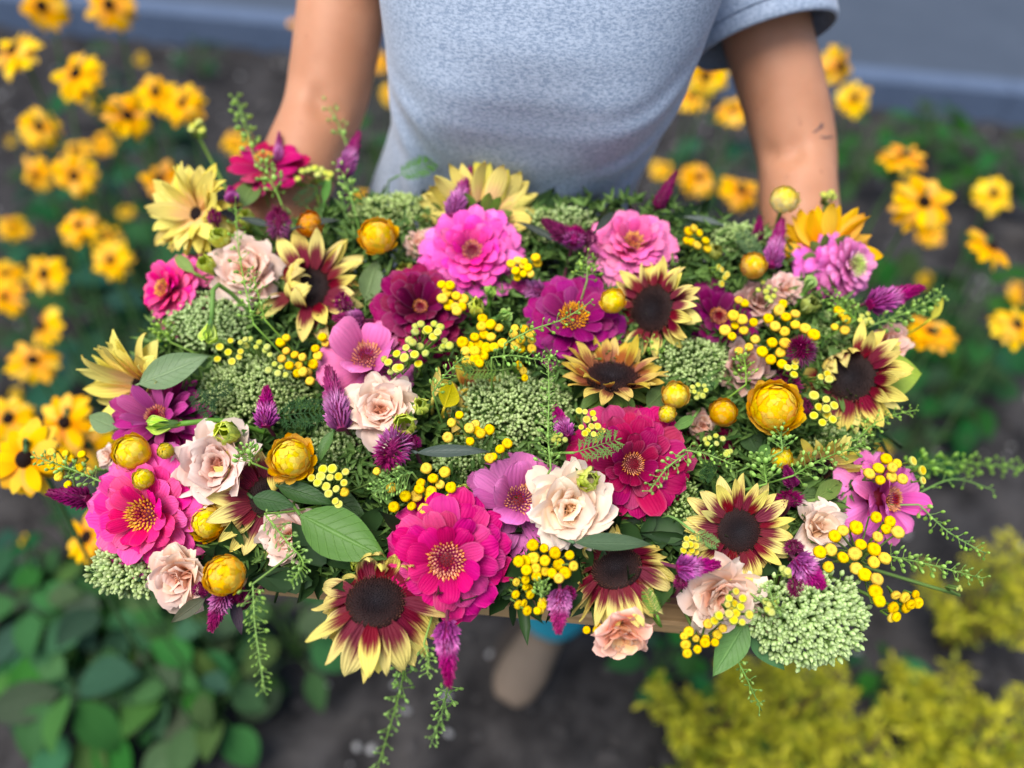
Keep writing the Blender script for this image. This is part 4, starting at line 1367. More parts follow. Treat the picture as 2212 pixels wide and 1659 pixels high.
def golden_shrub(u, v, z, r, h, n, label, lf=.016):
    c = G(u, v, z)
    base = Vector((c.x, c.y, float(soil_z(c.x, c.y)) - .01))
    root = thing('golden_shrub', label, 'shrub', base, 'low golden-leaved shrubs')
    br = MB(); fo = MB()
    tips = []
    for i in range(15):
        a = i * GA; q = math.sqrt((i + .5) / 15)
        t = Vector((math.cos(a) * r * q, math.sin(a) * r * q, h * (1.05 - .55 * q * q) * random.uniform(.55, 1.2)))
        pts = smooth_path([Vector((0, 0, 0)), t * .5 + Vector((0, 0, .15 * h)), t], 4)
        V, F = tube(pts, [.005 - .0037 * k / len(pts) for k in range(len(pts))], 5); br.add(V, F, t=.5)
        tips.append(pts)
    BV, BF = [], []
    ts = (0, .35, .7, 1); ws = (.06, .2, .17, .02)
    for t, w in zip(ts, ws):
        for s in (-1, 0, 1): BV.append((t, s * w, .06 * abs(s) - .15 * t * t))
    BV = np.array(BV); BF = grid_faces(3, 2); BT = np.repeat(ts, 3); BS = np.tile((-1, 0, 1), 4)
    for i in range(n):
        pts = random.choice(tips)
        s = (random.random() ** .45) * (len(pts) - 1.001); j = int(s)
        p = pts[j].lerp(pts[j + 1], s - j)
        o = Vector((random.gauss(0, 1), random.gauss(0, 1), random.gauss(.4, 1))).normalized()
        p = p + o * random.uniform(.002, .022)
        up = Vector((random.gauss(0, .4), random.gauss(0, .4), 1))
        zd = (up - o * up.dot(o)).normalized()
        y = zd.cross(o); L = lf * random.uniform(.6, 1.4)
        A = np.array([[o.x, y.x, zd.x], [o.y, y.y, zd.y], [o.z, y.z, zd.z]]) * L
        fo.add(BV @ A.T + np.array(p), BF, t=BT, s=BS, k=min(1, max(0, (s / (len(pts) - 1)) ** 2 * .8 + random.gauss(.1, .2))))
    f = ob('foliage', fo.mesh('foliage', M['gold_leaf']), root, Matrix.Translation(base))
    f['kind'] = 'stuff'
    ob('branches', br.mesh('branches', M['stem']), root, Matrix.Translation(base), lin(120, 96, 60))

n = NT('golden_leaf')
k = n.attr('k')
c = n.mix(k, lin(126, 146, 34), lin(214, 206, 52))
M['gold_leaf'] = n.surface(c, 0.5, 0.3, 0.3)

# ================================================================== what stands in the bed
RUD = [
 (90, 12, 54, 'black-eyed Susan cut by the top edge, nearest the top left corner'),
 (235, 10, 54, 'black-eyed Susan with dark cone at the top edge beside the kerb'),
 (30, 110, 62, 'large black-eyed Susan with small black cone at the upper left edge'),
 (165, 160, 58, 'black-eyed Susan with downswept yellow petals below the two top-edge blooms'),
 (335, 200, 46, 'upper bloom of the three crowded black-eyed Susans nearest the bare arm'),
 (275, 250, 52, 'lower left bloom of the three crowded black-eyed Susans nearest the bare arm'),
 (395, 224, 48, 'right-hand bloom of the three crowded black-eyed Susans nearest the bare arm'),
 (85, 275, 46, 'black-eyed Susan facing up alone, over the stacked pair at the left'),
 (160, 325, 38, 'upper bloom of the stacked pair of black-eyed Susans at the left'),
 (160, 380, 48, 'lower drooping bloom of the stacked pair of black-eyed Susans at the left'),
 (75, 378, 40, 'narrow black-eyed Susan turned sideways, left of the stacked pair'),
 (222, 305, 28, 'small half-open black-eyed Susan under the crowded trio'),
 (345, 386, 46, 'round orange bloom with brown middle, just above the yellow back sunflower'),
 (510, 305, 32, 'small orange bloom glimpsed between the seed pod sprig and the bare forearm'),
 (170, 487, 46, 'upper left of the three touching blooms left of the yellow back sunflower'),
 (228, 510, 38, 'middle one of the three touching blooms left of the yellow back sunflower'),
 (240, 562, 46, 'lowest of the three touching blooms left of the yellow back sunflower'),
 (30, 488, 32, 'small orange bloom alone at the left edge over dark soil'),
 (95, 592, 48, 'black-eyed Susan facing the camera left of the upper hot pink zinnia'),
 (12, 592, 40, 'black-eyed Susan cut by the left edge, upper of two overlapping'),
 (10, 640, 42, 'black-eyed Susan cut by the left edge, lower of two overlapping'),
 (92, 705, 48, 'orange bloom directly above the ragged one with a black cone'),
 (70, 778, 52, 'ragged black-eyed Susan with a black cone left of the yellow side sunflower'),
 (18, 905, 60, 'pale orange bloom cut by the left edge above the biggest one'),
 (55, 992, 84, 'biggest black-eyed Susan, round black cone, left of the tansy spray'),
 (140, 912, 66, 'black-eyed Susan behind the biggest one, black cone to its upper side'),
 (190, 962, 54, 'black-eyed Susan half hidden behind the purple zinnia and peach bloom'),
 (190, 1160, 66, 'black-eyed Susan with black cone half hidden by the front hot pink zinnia'),
 (645, 45, 24, 'sliver of a yellow bloom at the outer side of the bare upper arm'),
 (820, 132, 24, 'upper of two small yellow blooms between bare arm and t-shirt'),
 (846, 205, 24, 'lower of two small yellow blooms between bare arm and t-shirt'),
 (788, 425, 22, 'tiny orange bloom seen below the shirt hem behind the box'),
 (1525, 165, 46, 'upper bloom of the cluster between t-shirt and sleeved arm'),
 (1495, 208, 40, 'left bloom of the cluster between t-shirt and sleeved arm'),
 (1582, 236, 38, 'lowest bloom of the cluster between t-shirt and sleeved arm'),
 (1432, 366, 26, 'small orange bloom half hidden by the side of the shirt waist'),
 (1510, 385, 42, 'upper left of two blooms between shirt waist and forearm'),
 (1602, 410, 46, 'bloom touching the inner side of the sleeved arm’s forearm'),
 (1815, 142, 46, 'upper of two blooms touching outside the sleeved upper arm'),
 (1845, 212, 40, 'lower of two blooms outside the sleeved upper arm'),
 (1953, 337, 52, 'yellow bloom tipped away, highest in the row right of the forearm'),
 (1995, 437, 66, 'large open bloom with black cone right of the far pink zinnia'),
 (2012, 500, 32, 'small bloom tucked under the large open one with black cone'),
 (2146, 420, 44, 'cup-shaped orange bloom near the right edge'),
 (2140, 532, 54, 'twin-lobed orange bloom with black cone below the cup-shaped one'),
 (2012, 718, 58, 'orange bloom behind the seed pod sprig that ends in a yellow leaf'),
 (2196, 702, 54, 'orange bloom cut by the right edge, largest there'),
 (2205, 632, 28, 'small yellow bloom at the right edge above the largest there'),
]
FACE = {0: (0, -.35), 1: (0, -.3), 9: (0, -.3), 10: (-.3, -.3), 24: (0, .1), 40: (.05, .75), 41: (0, .15), 45: (0, .8), 12: (0, .05), 18: (0, .1)}
for i, (u, v, r, lab) in enumerate(RUD):
    rudbeckia(u, v, r, lab, FACE.get(i))
for (u, v, r, lab) in [
 (20, 302, 16, 'greenish bud of a black-eyed Susan left of the lone upward bloom'),
 (200, 225, 15, 'greenish half-open bud between the crowded trio and the downswept bloom'),
 (302, 128, 16, 'faint green-yellow bud between kerb and crowded trio'),
 (270, 455, 20, 'small yellow-green opening bud left of the yellow back sunflower'),
 (30, 850, 17, 'yellow-green bud over dark soil at the left edge'),
 (45, 1165, 15, 'yellow-green bud over leaves below the biggest black-eyed Susan'),
 (2002, 605, 20, 'yellow-green bud above the pod sprig that ends in a yellow leaf'),
 (1962, 375, 14, 'green bud between two blooms right of the forearm'),
 (1905, 975, 20, 'dim yellow bud in the dark behind the side pink zinnia')]:
    rudbeckia(u, v, r, lab, None, True)

PLANTS = [
 (330, 640, .25, .36, 26, .12, 'dark green leafy plant just left of the upper hot pink zinnia'),
 (230, 420, .28, .38, 22, .11, 'dark leafy plant under the round orange bloom'),
 (120, 500, .22, .30, 18, .11, 'leafy plant with greyish leaves at the left below the stacked pair'),
 (110, 330, .28, .36, 16, .10, 'leafy plant under the stacked pair of blooms at the left'),
 (330, 290, .25, .36, 20, .10, 'leafy plant under the crowded trio near the bare arm'),
 (60, 700, .22, .30, 16, .11, 'leafy plant between overlapping edge blooms and the ragged bloom'),
 (230, 720, .20, .30, 20, .12, 'leafy plant in shade left of the yellow side sunflower'),
 (190, 150, .2, .32, 14, .09, 'leafy plant under the downswept bloom near the kerb'),
 (430, 110, .1, .16, 9, .07, 'small sparse plant on bare soil in front of the kerb, near the bare arm'),
 (90, 1090, .25, .30, 16, .10, 'leafy plant under the biggest black-eyed Susan'),
 (1560, 330, .2, .34, 16, .10, 'leafy plant seen between shirt and forearm'),
 (1880, 300, .22, .30, 22, .10, 'bright green leafy plant at the outer side of the elbow'),
 (2030, 250, .16, .22, 18, .09, 'low leafy plant against the dark face of the kerb'),
 (2150, 330, .2, .28, 20, .11, 'leafy plant near the right edge below the kerb'),
 (1960, 620, .2, .30, 24, .11, 'leafy plant behind the far pink zinnia'),
 (2120, 640, .22, .32, 22, .11, 'leafy plant beneath the twin-lobed bloom'),
 (2080, 800, .16, .24, 16, .10, 'leafy plant below the largest bloom at the right edge'),
 (2000, 900, .1, .18, 12, .08, 'thin weedy plant in the dark right of the side sunflower'),
 (800, 330, .2, .34, 12, .10, 'leafy plant in the gap between bare arm and shirt'),
]
for i, (u, v, z, h, n_, L, lab) in enumerate(PLANTS):
    leafy_plant(u, v, z, h, n_, L, lab, lin(42, 78, 52) if i < 11 else lin(42, 82, 38), .17 if h > .25 else .13)
for (u, v, z, h, n_, L, lab, sp) in [
 (95, 1300, .16, .22, 44, .085, 'broad-leaved plant at the left edge below the front hot pink zinnia', .17),
 (230, 1310, .18, .24, 50, .085, 'broad-leaved plant directly below the front hot pink zinnia', .16),
 (170, 1490, .12, .17, 20, .11, 'broad drooping leaves over soil, lowest in the lower left corner', .12),
 (360, 1370, .16, .21, 48, .08, 'bright green broad-leaved plant left of the hanging pod sprig', .17),
 (440, 1480, .12, .17, 18, .09, 'low bright leaves spreading over soil under the hanging pod sprig', .14),
 (620, 1330, .14, .18, 12, .11, 'shaded leafy plant behind the hanging pod sprig under the box', .12)]:
    leafy_plant(u, v, z, h, n_, L, lab, lin(64, 98, 56), sp, 'broad-leaved plants at the lower left')
for (u, v, z, h, n_, L, lab, sp) in [
 (1440, 1420, .1, .15, 12, .07, 'small green weed between boot and golden shrub', .10),
 (1935, 1430, .08, .12, 8, .06, 'small green weed on dark soil between the golden shrubs', .07),
 (1700, 1640, .1, .12, 7, .06, 'small green weed at the bottom edge among golden shrubs', .08)]:
    leafy_plant(u, v, z, h, n_, L, lab, lin(56, 104, 56), sp, 'small weeds on the soil')
golden_shrub(1560, 1590, .20, .16, .30, 1500, 'golden-leaved shrub at the bottom edge below the largest sedum')
golden_shrub(1740, 1500, .22, .15, .32, 1700, 'golden-leaved shrub straight below the largest sedum head')
golden_shrub(2165, 1270, .22, .13, .34, 1100, 'golden-leaved shrub at the right edge level with the tansy bud stem')
golden_shrub(2120, 1540, .22, .15, .32, 1900, 'bright golden shrub in the lower right corner')
golden_shrub(1850, 1665, .18, .13, .26, 800, 'golden-leaved shrub cut by the bottom edge between two others')

# ================================================================== the arrangement
# --- filling foliage deep between the flowers
def filler():
    m = MB(); m2 = MB()
    ts = (0, .3, .65, 1); ws = (.05, .26, .22, .01)
    BV = np.array([(t, s * w, .08 * abs(s) - .12 * t * t) for t, w in zip(ts, ws) for s in (-1, 0, 1)])
    BF = grid_faces(3, 2); BT = np.repeat(ts, 3); BS = np.tile((-1, 0, 1), 4)
    n = 0
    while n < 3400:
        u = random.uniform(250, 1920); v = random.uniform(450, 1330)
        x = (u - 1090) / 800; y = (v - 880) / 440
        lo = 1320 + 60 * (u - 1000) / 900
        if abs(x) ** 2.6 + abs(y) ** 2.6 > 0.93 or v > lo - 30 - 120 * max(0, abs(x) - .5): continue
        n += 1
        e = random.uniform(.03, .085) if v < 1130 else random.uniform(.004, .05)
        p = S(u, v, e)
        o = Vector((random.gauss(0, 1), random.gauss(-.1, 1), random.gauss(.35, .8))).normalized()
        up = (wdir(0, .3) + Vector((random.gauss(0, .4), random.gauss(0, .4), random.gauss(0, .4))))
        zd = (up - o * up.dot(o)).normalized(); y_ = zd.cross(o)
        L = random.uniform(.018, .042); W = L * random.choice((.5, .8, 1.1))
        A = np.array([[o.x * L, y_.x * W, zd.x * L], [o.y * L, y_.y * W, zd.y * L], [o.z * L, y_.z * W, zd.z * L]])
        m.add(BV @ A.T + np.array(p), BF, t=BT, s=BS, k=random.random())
    n = 0
    while n < 5600:
        u = random.uniform(250, 1920); v = random.uniform(430, 1300)
        x = (u - 1090) / 810; y = (v - 860) / 450
        lo = 1300 + 60 * (u - 1000) / 900
        if abs(x) ** 2.6 + abs(y) ** 2.6 > 0.95 or v > lo - 30 - 120 * max(0, abs(x) - .5): continue
        n += 1
        p = S(u, v, random.uniform(.008, .034))
        a = random.uniform(0, 6.28)
        for q in range(3):
            o = Vector((math.cos(a + q * .7), math.sin(a + q * .7), random.gauss(.5, .5))).normalized()
            up = wdir(0, .3) + Vector((random.gauss(0, .4), random.gauss(0, .4), random.gauss(0, .4)))
            zd = (up - o * up.dot(o)).normalized(); y_ = zd.cross(o)
            L = random.uniform(.008, .018); W = L * random.choice((.35, .5))
            A = np.array([[o.x * L, y_.x * W, zd.x * L], [o.y * L, y_.y * W, zd.y * L], [o.z * L, y_.z * W, zd.z * L]])
            m2.add(BV @ A.T + np.array(p), BF, t=BT, s=BS, k=random.random())
    n_ = NT('feathery_filler')
    k = n_.attr('k')
    o = ob('greenery', m2.mesh('greenery', n_.surface(n_.mix(k, lin(66, 102, 46), lin(126, 160, 80)), .5, .25, .2)))
    o['kind'] = 'stuff'
    n_ = NT('shade_painted_leaf')
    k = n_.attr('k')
    c = n_.mix(k, lin(26, 46, 26), lin(60, 92, 46))  # leaf green darkened to put the shade of deep gaps into the colour
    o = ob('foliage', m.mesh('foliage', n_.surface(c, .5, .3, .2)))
    o['kind'] = 'stuff'
filler()

HOT = lin(246, 66, 158); HOTL = lin(248, 104, 188)
PINK = lin(248, 118, 204); PINKD = lin(250, 70, 168)
ROSE = lin(246, 138, 190)
zinnia(322, 1110, 142, (-.10, .12), HOTL, 'hot pink zinnia with yellow-peach centre, at the front left corner', -.005, inner_col=lin(240, 36, 128), lib='zin', rings=((1.0, 24, -4), (.92, 23, 4), (.82, 21, 11), (.69, 18, 20), (.54, 15, 32), (.40, 11, 48)), center='zin_florets_gold', crad=.22)
zinnia(362, 626, 92, (-.42, .16), lin(248, 112, 178), 'hot pink double zinnia below the yellow back sunflower at the left', 0, inner_col=lin(244, 34, 130), center='zin_florets_gold', crad=.17, dome=.55, droop=14)
zinnia(1020, 546, 106, (.02, .18), PINK, 'bright pink double zinnia in the middle of the back row', 0, inner_col=PINKD, crad=.17)
zinnia(1366, 530, 92, (.0, .42), ROSE, 'rose pink zinnia with golden centre at the back, near the forearm', 0, inner_col=lin(244, 108, 172), center='zin_florets_gold', crad=.24)
zinnia(1838, 574, 90, (.42, -.02), lin(250, 112, 210), 'bright pink zinnia with a pale green centre at the far right', 0, inner_col=lin(240, 150, 200), center='zin_florets_green', crad=.22, dome=.6, droop=16)
zinnia(1912, 1078, 108, (.52, .12), lin(248, 134, 204), 'pale pink loose zinnia at the right side behind yellow tansy', .012, inner_col=lin(240, 110, 180), rings=LOOSE, crad=.2)
zinnia(792, 778, 108, (.08, .48), lin(238, 128, 186), 'light pink zinnia with a red centre, left of the middle', 0, rings=((1.0, 14, -2), (.9, 12, 10), (.55, 4, 52)), crad=.26, size=.98)
zinnia(1118, 1082, 112, (.10, .38), lin(214, 112, 176), 'mauve pink zinnia with dark red centre beside the cream lisianthus', .004, rings=((1.0, 13, 0), (.86, 11, 14), (.5, 5, 55)), crad=.26, lib='zin')
zinnia(966, 1208, 136, (.03, .08), lin(216, 8, 122), 'big magenta zinnia with a red and yellow centre at the front', -.012, inner_col=lin(206, 0, 112), rings=((1.0, 17, -4), (.88, 16, 8), (.72, 14, 20), (.52, 10, 38)), crad=.24)
zinnia(1364, 1003, 132, (.02, .12), lin(196, 0, 96), 'crimson magenta double zinnia right of the middle', -.004, inner_col=lin(150, 0, 72), crad=.15, rings=((1.0, 20, 0), (.9, 19, 8), (.78, 18, 17), (.64, 16, 27), (.48, 13, 40), (.33, 9, 55)))
zinnia(908, 668, 104, (.10, .30), lin(164, 0, 88), 'dark crimson double zinnia behind the light pink zinnia', .004, inner_col=lin(112, 0, 60), rings=((1.0, 19, 2), (.88, 18, 12), (.74, 16, 22), (.58, 13, 34), (.42, 10, 50)), crad=.12)
zinnia(1238, 690, 106, (.0, .28), lin(166, 2, 118), 'purple magenta double zinnia behind the bronze cup-shaped sunflower', .004, inner_col=lin(146, 0, 100), rings=((1.0, 18, 0), (.88, 17, 9), (.74, 15, 20), (.55, 11, 36)), center='zin_florets_gold', crad=.24)
zinnia(1548, 688, 88, (.05, .3), lin(128, 0, 86), 'deep plum zinnia behind small yellow tansy, right of the upright sunflower', .014, rings=((1.0, 16, 0), (.84, 14, 12), (.66, 12, 26), (.45, 9, 46)), crad=.18)
zinnia(345, 905, 106, (-.12, .42), lin(164, 4, 112), 'purple zinnia with upright petals above the yellow strawflower at the left', .002, inner_col=lin(186, 70, 140), rings=((1.0, 16, 2), (.88, 15, 14), (.7, 11, 34), (.5, 8, 58)), lib='zinlong', crad=.2)
zinnia(574, 352, 82, (.0, .66), lin(188, 0, 92), 'crimson single zinnia at the back left in front of the bare forearm', .0, rings=SINGLE, crad=.2, center='zin_florets_gold')
zinnia(1532, 958, 66, (.0, .3), lin(138, 0, 70), 'shaded crimson zinnia between tansy buds and the big open strawflower', .03, rings=((1.0, 14, 0), (.8, 12, 16), (.55, 9, 36)), crad=.18)
zinnia(1000, 772, 60, (.2, .2), lin(130, 0, 72), 'small dark crimson zinnia under the middle tansy cluster', .03, rings=((1.0, 14, 0), (.8, 12, 16), (.55, 9, 36)), crad=.12)

sunflower(1595, 1146, 122, (.0, .10), 'two', 'two-tone sunflower facing the camera at the front right', -.01, disc=.42, cnt=(16, 14))
sunflower(812, 1300, 170, (.10, .72), 'two', 'two-tone sunflower with curled upper petals at the front edge, beside the magenta zinnia', -.014, disc=.38, cnt=(18, 16), elev=(-44, -30), curl=((75, 62),))
sunflower(1332, 1228, 140, (-.30, .78), 'two', 'two-tone sunflower hanging over the pale board right of the tansy ball cluster', -.008, disc=.40, cnt=(20, 18), elev=(-48, -34), curl=((110, 60),))
sunflower(586, 1075, 136, (.32, .22), 'two', 'two-tone sunflower half hidden behind the lisianthus at the front left', .008, disc=.38, cnt=(15, 13), curl=((60, 40),), gap=((0, 42),))
sunflower(668, 622, 138, (.08, .26), 'two', 'dark-centred sunflower with twisted petals at the back left', .004, disc=.36, cnt=(15, 12), elev=(8, 24), curl=((210, 60), (150, 40)))
sunflower(1410, 668, 112, (-.66, .06), 'two', 'sunflower turned sideways beside the small yellow strawflower at the back', -.004, disc=.5, cnt=(17, 14), elev=(4, 16))
sunflower(1322, 815, 122, (.02, .84), 'bronze', 'bronze cup-shaped sunflower facing upwards in the middle', -.006, disc=.5, cnt=(15, 12), elev=(30, 44))
sunflower(1838, 815, 124, (-.58, .16), 'two', 'two-tone sunflower at the right end in front of a lime leaf', .0, disc=.46, cnt=(17, 15), elev=(2, 14), curl=((120, 45),))
sunflower(424, 462, 112, (-.34, .05), 'yellow', 'pale yellow sunflower with peach-streaked petals at the back left corner', .0, disc=.16, cnt=(20, 17), elev=(10, 36))
sunflower(312, 842, 140, (-.42, -.40), 'yellow', 'yellow sunflower seen from below at the left side beside a green leaf', .02, disc=.26, cnt=(22, 20), elev=(14, 30), gap=((-60, 80),))
sunflower(1038, 480, 138, (.0, .12, -.35), 'yellow', 'yellow sunflower seen from the side against the t-shirt', .012, disc=.34, cnt=(24, 20), elev=(14, 26), gap=((-90, 84),))
sunflower(1784, 556, 116, (.0, .10, -.3), 'gold', 'golden sunflower seen from the side against the forearm', .012, disc=.34, cnt=(24, 20), elev=(14, 26), gap=((-90, 80),))
sunflower(1020, 868, 96, (.12, .38), 'bronze', 'half-hidden sunflower with yellow folded petals in the very middle', .018, disc=.4, cnt=(14, 11), elev=(14, 30), curl=((180, 60),))
sunflower(1768, 1012, 100, (.05, -.35, .6), 'yellow', 'pale yellow sunflower seen from behind, below the big open strawflower', .014, disc=.34, cnt=(18, 14), elev=(20, 30), gap=((-90, 100),))

GOLD = lin(255, 204, 20); AMB = lin(224, 140, 20)
strawflower(816, 511, 39, (.0, .35), 'yellow strawflower with an orange tip, left of the bright pink zinnia', top=lin(255, 206, 10), low=lin(252, 206, 24))
strawflower(671, 486, 29, (.0, .3), 'orange strawflower bud behind a dark leaf at the back left', top=lin(244, 160, 10), low=lin(206, 104, 14), flare=.05)
strawflower(1628, 575, 29, (.1, .5), 'golden strawflower bud above the plum zinnia, on its own', top=lin(255, 206, 40), low=lin(220, 160, 60), flare=.03)
strawflower(1694, 432, 31, (.0, .6), 'pale yellow strawflower topmost at the back right, before the forearm', top=lin(255, 226, 60), low=lin(250, 234, 160), flare=.08)
strawflower(1324, 651, 27, (-.3, .3), 'yellow strawflower bud tucked against the sideways sunflower', flare=.05)
strawflower(1459, 854, 30, (.1, .35), 'upper of two touching strawflower buds right of the bronze sunflower', low=lin(226, 178, 80), flare=.04)
strawflower(1441, 894, 20, (.0, .2), 'lower, smaller of two touching strawflower buds right of the bronze sunflower', low=lin(226, 178, 80), flare=.03, N=44)
strawflower(1562, 892, 31, (.0, .45), 'amber strawflower bud left of the big open strawflower', top=lin(244, 190, 16), low=lin(200, 130, 20), flare=.05)
strawflower(1673, 880, 53, (-.05, .25), 'largest open yellow strawflower at the right', -.03, top=lin(255, 208, 8), low=lin(255, 212, 30), N=96, flare=.13)
strawflower(1688, 990, 24, (.0, .4), 'small golden strawflower bud above the two-tone sunflower at the front right', -.015, flare=.04)
strawflower(286, 978, 39, (-.05, .3), 'golden strawflower between the purple zinnia and the front hot pink zinnia', low=lin(248, 200, 60), flare=.08)
strawflower(310, 1034, 23, (.0, .2), 'small closed strawflower lying on the front hot pink zinnia', -.034, low=lin(226, 190, 70), flare=.03, N=48)
strawflower(629, 990, 43, (.05, .25), 'half-open amber-yellow strawflower beside the hidden two-tone sunflower', low=lin(250, 196, 50), flare=.2)
strawflower(486, 1243, 45, (-.02, .0), 'plump yellow strawflower at the front left over a magenta plume', top=lin(255, 206, 20), low=lin(252, 210, 40), flare=.02)
strawflower(450, 1128, 38, (-.2, .1), 'golden strawflower squeezed between front hot pink zinnia and two-tone petals', .0, low=lin(228, 160, 10), flare=.2)
strawflower(358, 974, 19, (.0, .2), 'tiny greenish-yellow strawflower bud on a leafy stalk above the hot pink zinnia', -.034, top=lin(236, 206, 50), low=lin(190, 180, 60), N=36, flare=.02)

lisianthus(823, 886, 66, (-.02, .25), 'peach lisianthus just under the light pink zinnia', -.012)
lisianthus(470, 1004, 84, (.0, .2), 'large blush lisianthus bloom above the front hot pink zinnia', -.012, col=lin(250, 222, 208), incol=lin(236, 184, 164))
lisianthus(1230, 1096, 84, (.02, .25), 'large cream lisianthus bloom between mauve and crimson zinnias', -.016, col=lin(254, 234, 212), incol=lin(246, 210, 170))
lisianthus(388, 1246, 64, (-.15, -.1), 'cream lisianthus under the front hot pink zinnia', .0, col=lin(250, 220, 196))
lisianthus(628, 1156, 56, (.0, .2), 'blush lisianthus behind a pod sprig, left of the big round leaf', .006, col=lin(248, 218, 204))
lisianthus(1344, 1370, 56, (.1, -.62), 'pink peach lisianthus hanging under the board', -.004, col=lin(248, 190, 164), incol=lin(244, 180, 110))
lisianthus(1560, 1292, 76, (.0, -.1), 'cream lisianthus under the front right sunflower', .004, col=lin(248, 218, 198))
lisianthus(1770, 1142, 58, (.2, .25), 'white half-open lisianthus beside the front right sunflower', .0, col=lin(250, 226, 210), incol=lin(236, 190, 150), cnt=(3, 4, 4, 3))
lisianthus(534, 586, 70, (-.05, .2), 'blush lisianthus behind a thin pod sprig at the back left', .0, col=lin(250, 220, 202))
lisianthus(1640, 655, 44, (-.1, .2), 'dusty pink lisianthus under the small golden strawflower, left of tansy', .012, col=lin(222, 168, 150), incol=lin(200, 140, 120))
lisianthus(1698, 626, 34, (.1, .3), 'pale pink lisianthus bud half behind yellow tansy at the right', .008, col=lin(236, 188, 180))
lisianthus(1604, 792, 50, (.0, .3), 'dusty pink lisianthus right of the round sedum', .01, col=lin(216, 164, 148), incol=lin(180, 116, 100))
lisianthus(1924, 738, 38, (.3, .0), 'pink lisianthus at the far right behind the end sunflower', .012, col=lin(240, 186, 170))
lisianthus(905, 527, 30, (-.2, .2), 'small peach lisianthus left of the bright pink back zinnia', .014, col=lin(236, 196, 170))
lisianthus(1516, 918, 28, (.0, .2), 'small dusty lisianthus between strawflower buds', .016, col=lin(222, 170, 150))
lisianthus(236, 988, 24, (-.4, .1), 'white lisianthus edge peeking out left of the golden strawflower', .016, col=lin(250, 226, 212))

LIME = lin(214, 226, 84)
bud(478, 520, 29, (.05, .35), 'lime green frilled bud below the yellow back sunflower, upper of two')
bud(450, 574, 26, (-.05, .3), 'lime green frilled bud next to the hot pink back zinnia, lower of two')
bud(535, 478, 24, (.0, .4), 'soft lime bud under the dark narrow leaf at the back left', .0)
bud(494, 937, 33, (-.05, .15), 'lime bud resting on the blush lisianthus', -.03)
bud(876, 920, 35, (.0, .2), 'lime bud below and right of the peach lisianthus', -.024)
bud(910, 879, 26, (.0, .3), 'smaller lime bud right of the peach lisianthus')
bud(1268, 1036, 33, (.1, .2), 'lime bud overlapping the cream lisianthus and crimson zinnia', -.034)
bud(1028, 665, 25, (.1, .3), 'lime bud between the middle tansy clusters')
bud(1060, 632, 18, (.1, .5), 'tight green bud below the bright pink back zinnia', tight=True, col=lin(190, 214, 110))
bud(1090, 681, 21, (.6, .2), 'tight striped green bud pointing right beside the middle tansy cluster', tight=True, col=lin(180, 208, 110))
bud(878, 590, 24, (-.1, .4), 'soft olive bud left of the bright pink back zinnia', .012, col=lin(186, 194, 80))
bud(1748, 662, 27, (.0, .3), 'pale lime round bud right of the big tansy cluster', .0, col=lin(196, 208, 110))
bud(1000, 1060, 20, (.0, .3), 'small lime bud above the big magenta zinnia', .0)
bud(352, 918, 22, (-.9, -.05), 'pointed green bud lying across the purple zinnia', -.04, tight=True, length=1.3)
bud(453, 715, 17, (.0, -.9), 'slim drooping green bud over the left sedum', -.03, tight=True, length=1.5)
bud(1748, 616, 19, (.35, .7), 'tight green bud beside the far pink zinnia', -.01, tight=True, col=lin(180, 204, 120))
bud(1540, 548, 22, (.0, .3), 'soft lime bud behind tansy stalks at the back right', .014, col=lin(196, 200, 90))
bud(770, 1216, 20, (.3, -.2), 'frilled lime bud under the big round leaf', .006)

celosia((604, 505), (600, 452), 46, 'celosia plume with pale skirt facing front at the back left', kind='pom', dtip=-.045)
celosia((503, 436), (496, 402), 32, 'small lilac-tipped celosia on the yellow back sunflower', -.03)
celosia((464, 480), (461, 452), 26, 'dark round celosia bud on the yellow back sunflower', -.03, 'pom_dark')
celosia((742, 378), (776, 284), 42, 'tall lilac celosia plume leaning right in front of the bare forearm', -.01)
celosia((601, 350), (603, 284), 22, 'slim purple celosia tip above the crimson single zinnia', .0)
celosia((975, 468), (1017, 362), 46, 'tall celosia plume standing before the yellow side sunflower', -.02)
celosia((1420, 448), (1462, 368), 32, 'dark celosia plume leaning right above the rose pink zinnia', .0, 'spike_dark')
celosia((1228, 515), (1170, 474), 44, 'celosia plume pointing left between the two pink back zinnias', -.02, 'spike_dark')
celosia((1238, 528), (1246, 492), 46, 'lilac celosia pom left of the rose pink zinnia', -.022, 'pom')
celosia((1272, 524), (1274, 500), 34, 'small dark celosia pom at the edge of the rose pink zinnia', -.026, 'pom_dark')
celosia((1666, 576), (1690, 470), 44, 'tall celosia plume at the back right before the forearm', -.01)
celosia((1636, 520), (1642, 464), 26, 'slim dark celosia plume left of the tall back right one', .004, 'spike_dark')
celosia((1878, 658), (1994, 620), 58, 'bright celosia plume pointing right under the far pink zinnia', -.026)
celosia((738, 928), (708, 790), 62, 'large lilac-footed celosia plume below the light pink zinnia', -.026)
celosia((574, 922), (576, 834), 52, 'upright celosia plume in front of the left middle sedum', -.026)
celosia((858, 950), (832, 1000), 66, 'celosia pom under the peach lisianthus', -.03, 'pom', dtip=-.05)
celosia((895, 965), (894, 942), 28, 'small dark celosia pom beside the one under the peach lisianthus', -.03, 'pom_dark')
celosia((190, 1078), (100, 1064), 50, 'dark celosia plume pointing left out of the box', -.012, 'spike_dark')
celosia((484, 1278), (455, 1364), 50, 'celosia plume hanging below the plump yellow strawflower', -.012)
celosia((512, 1298), (520, 1270), 40, 'dark celosia pom right of the plump yellow strawflower', -.008, 'pom_dark')
celosia((434, 1284), (435, 1258), 32, 'dark celosia pom left of the plump yellow strawflower', -.016, 'pom_dark')
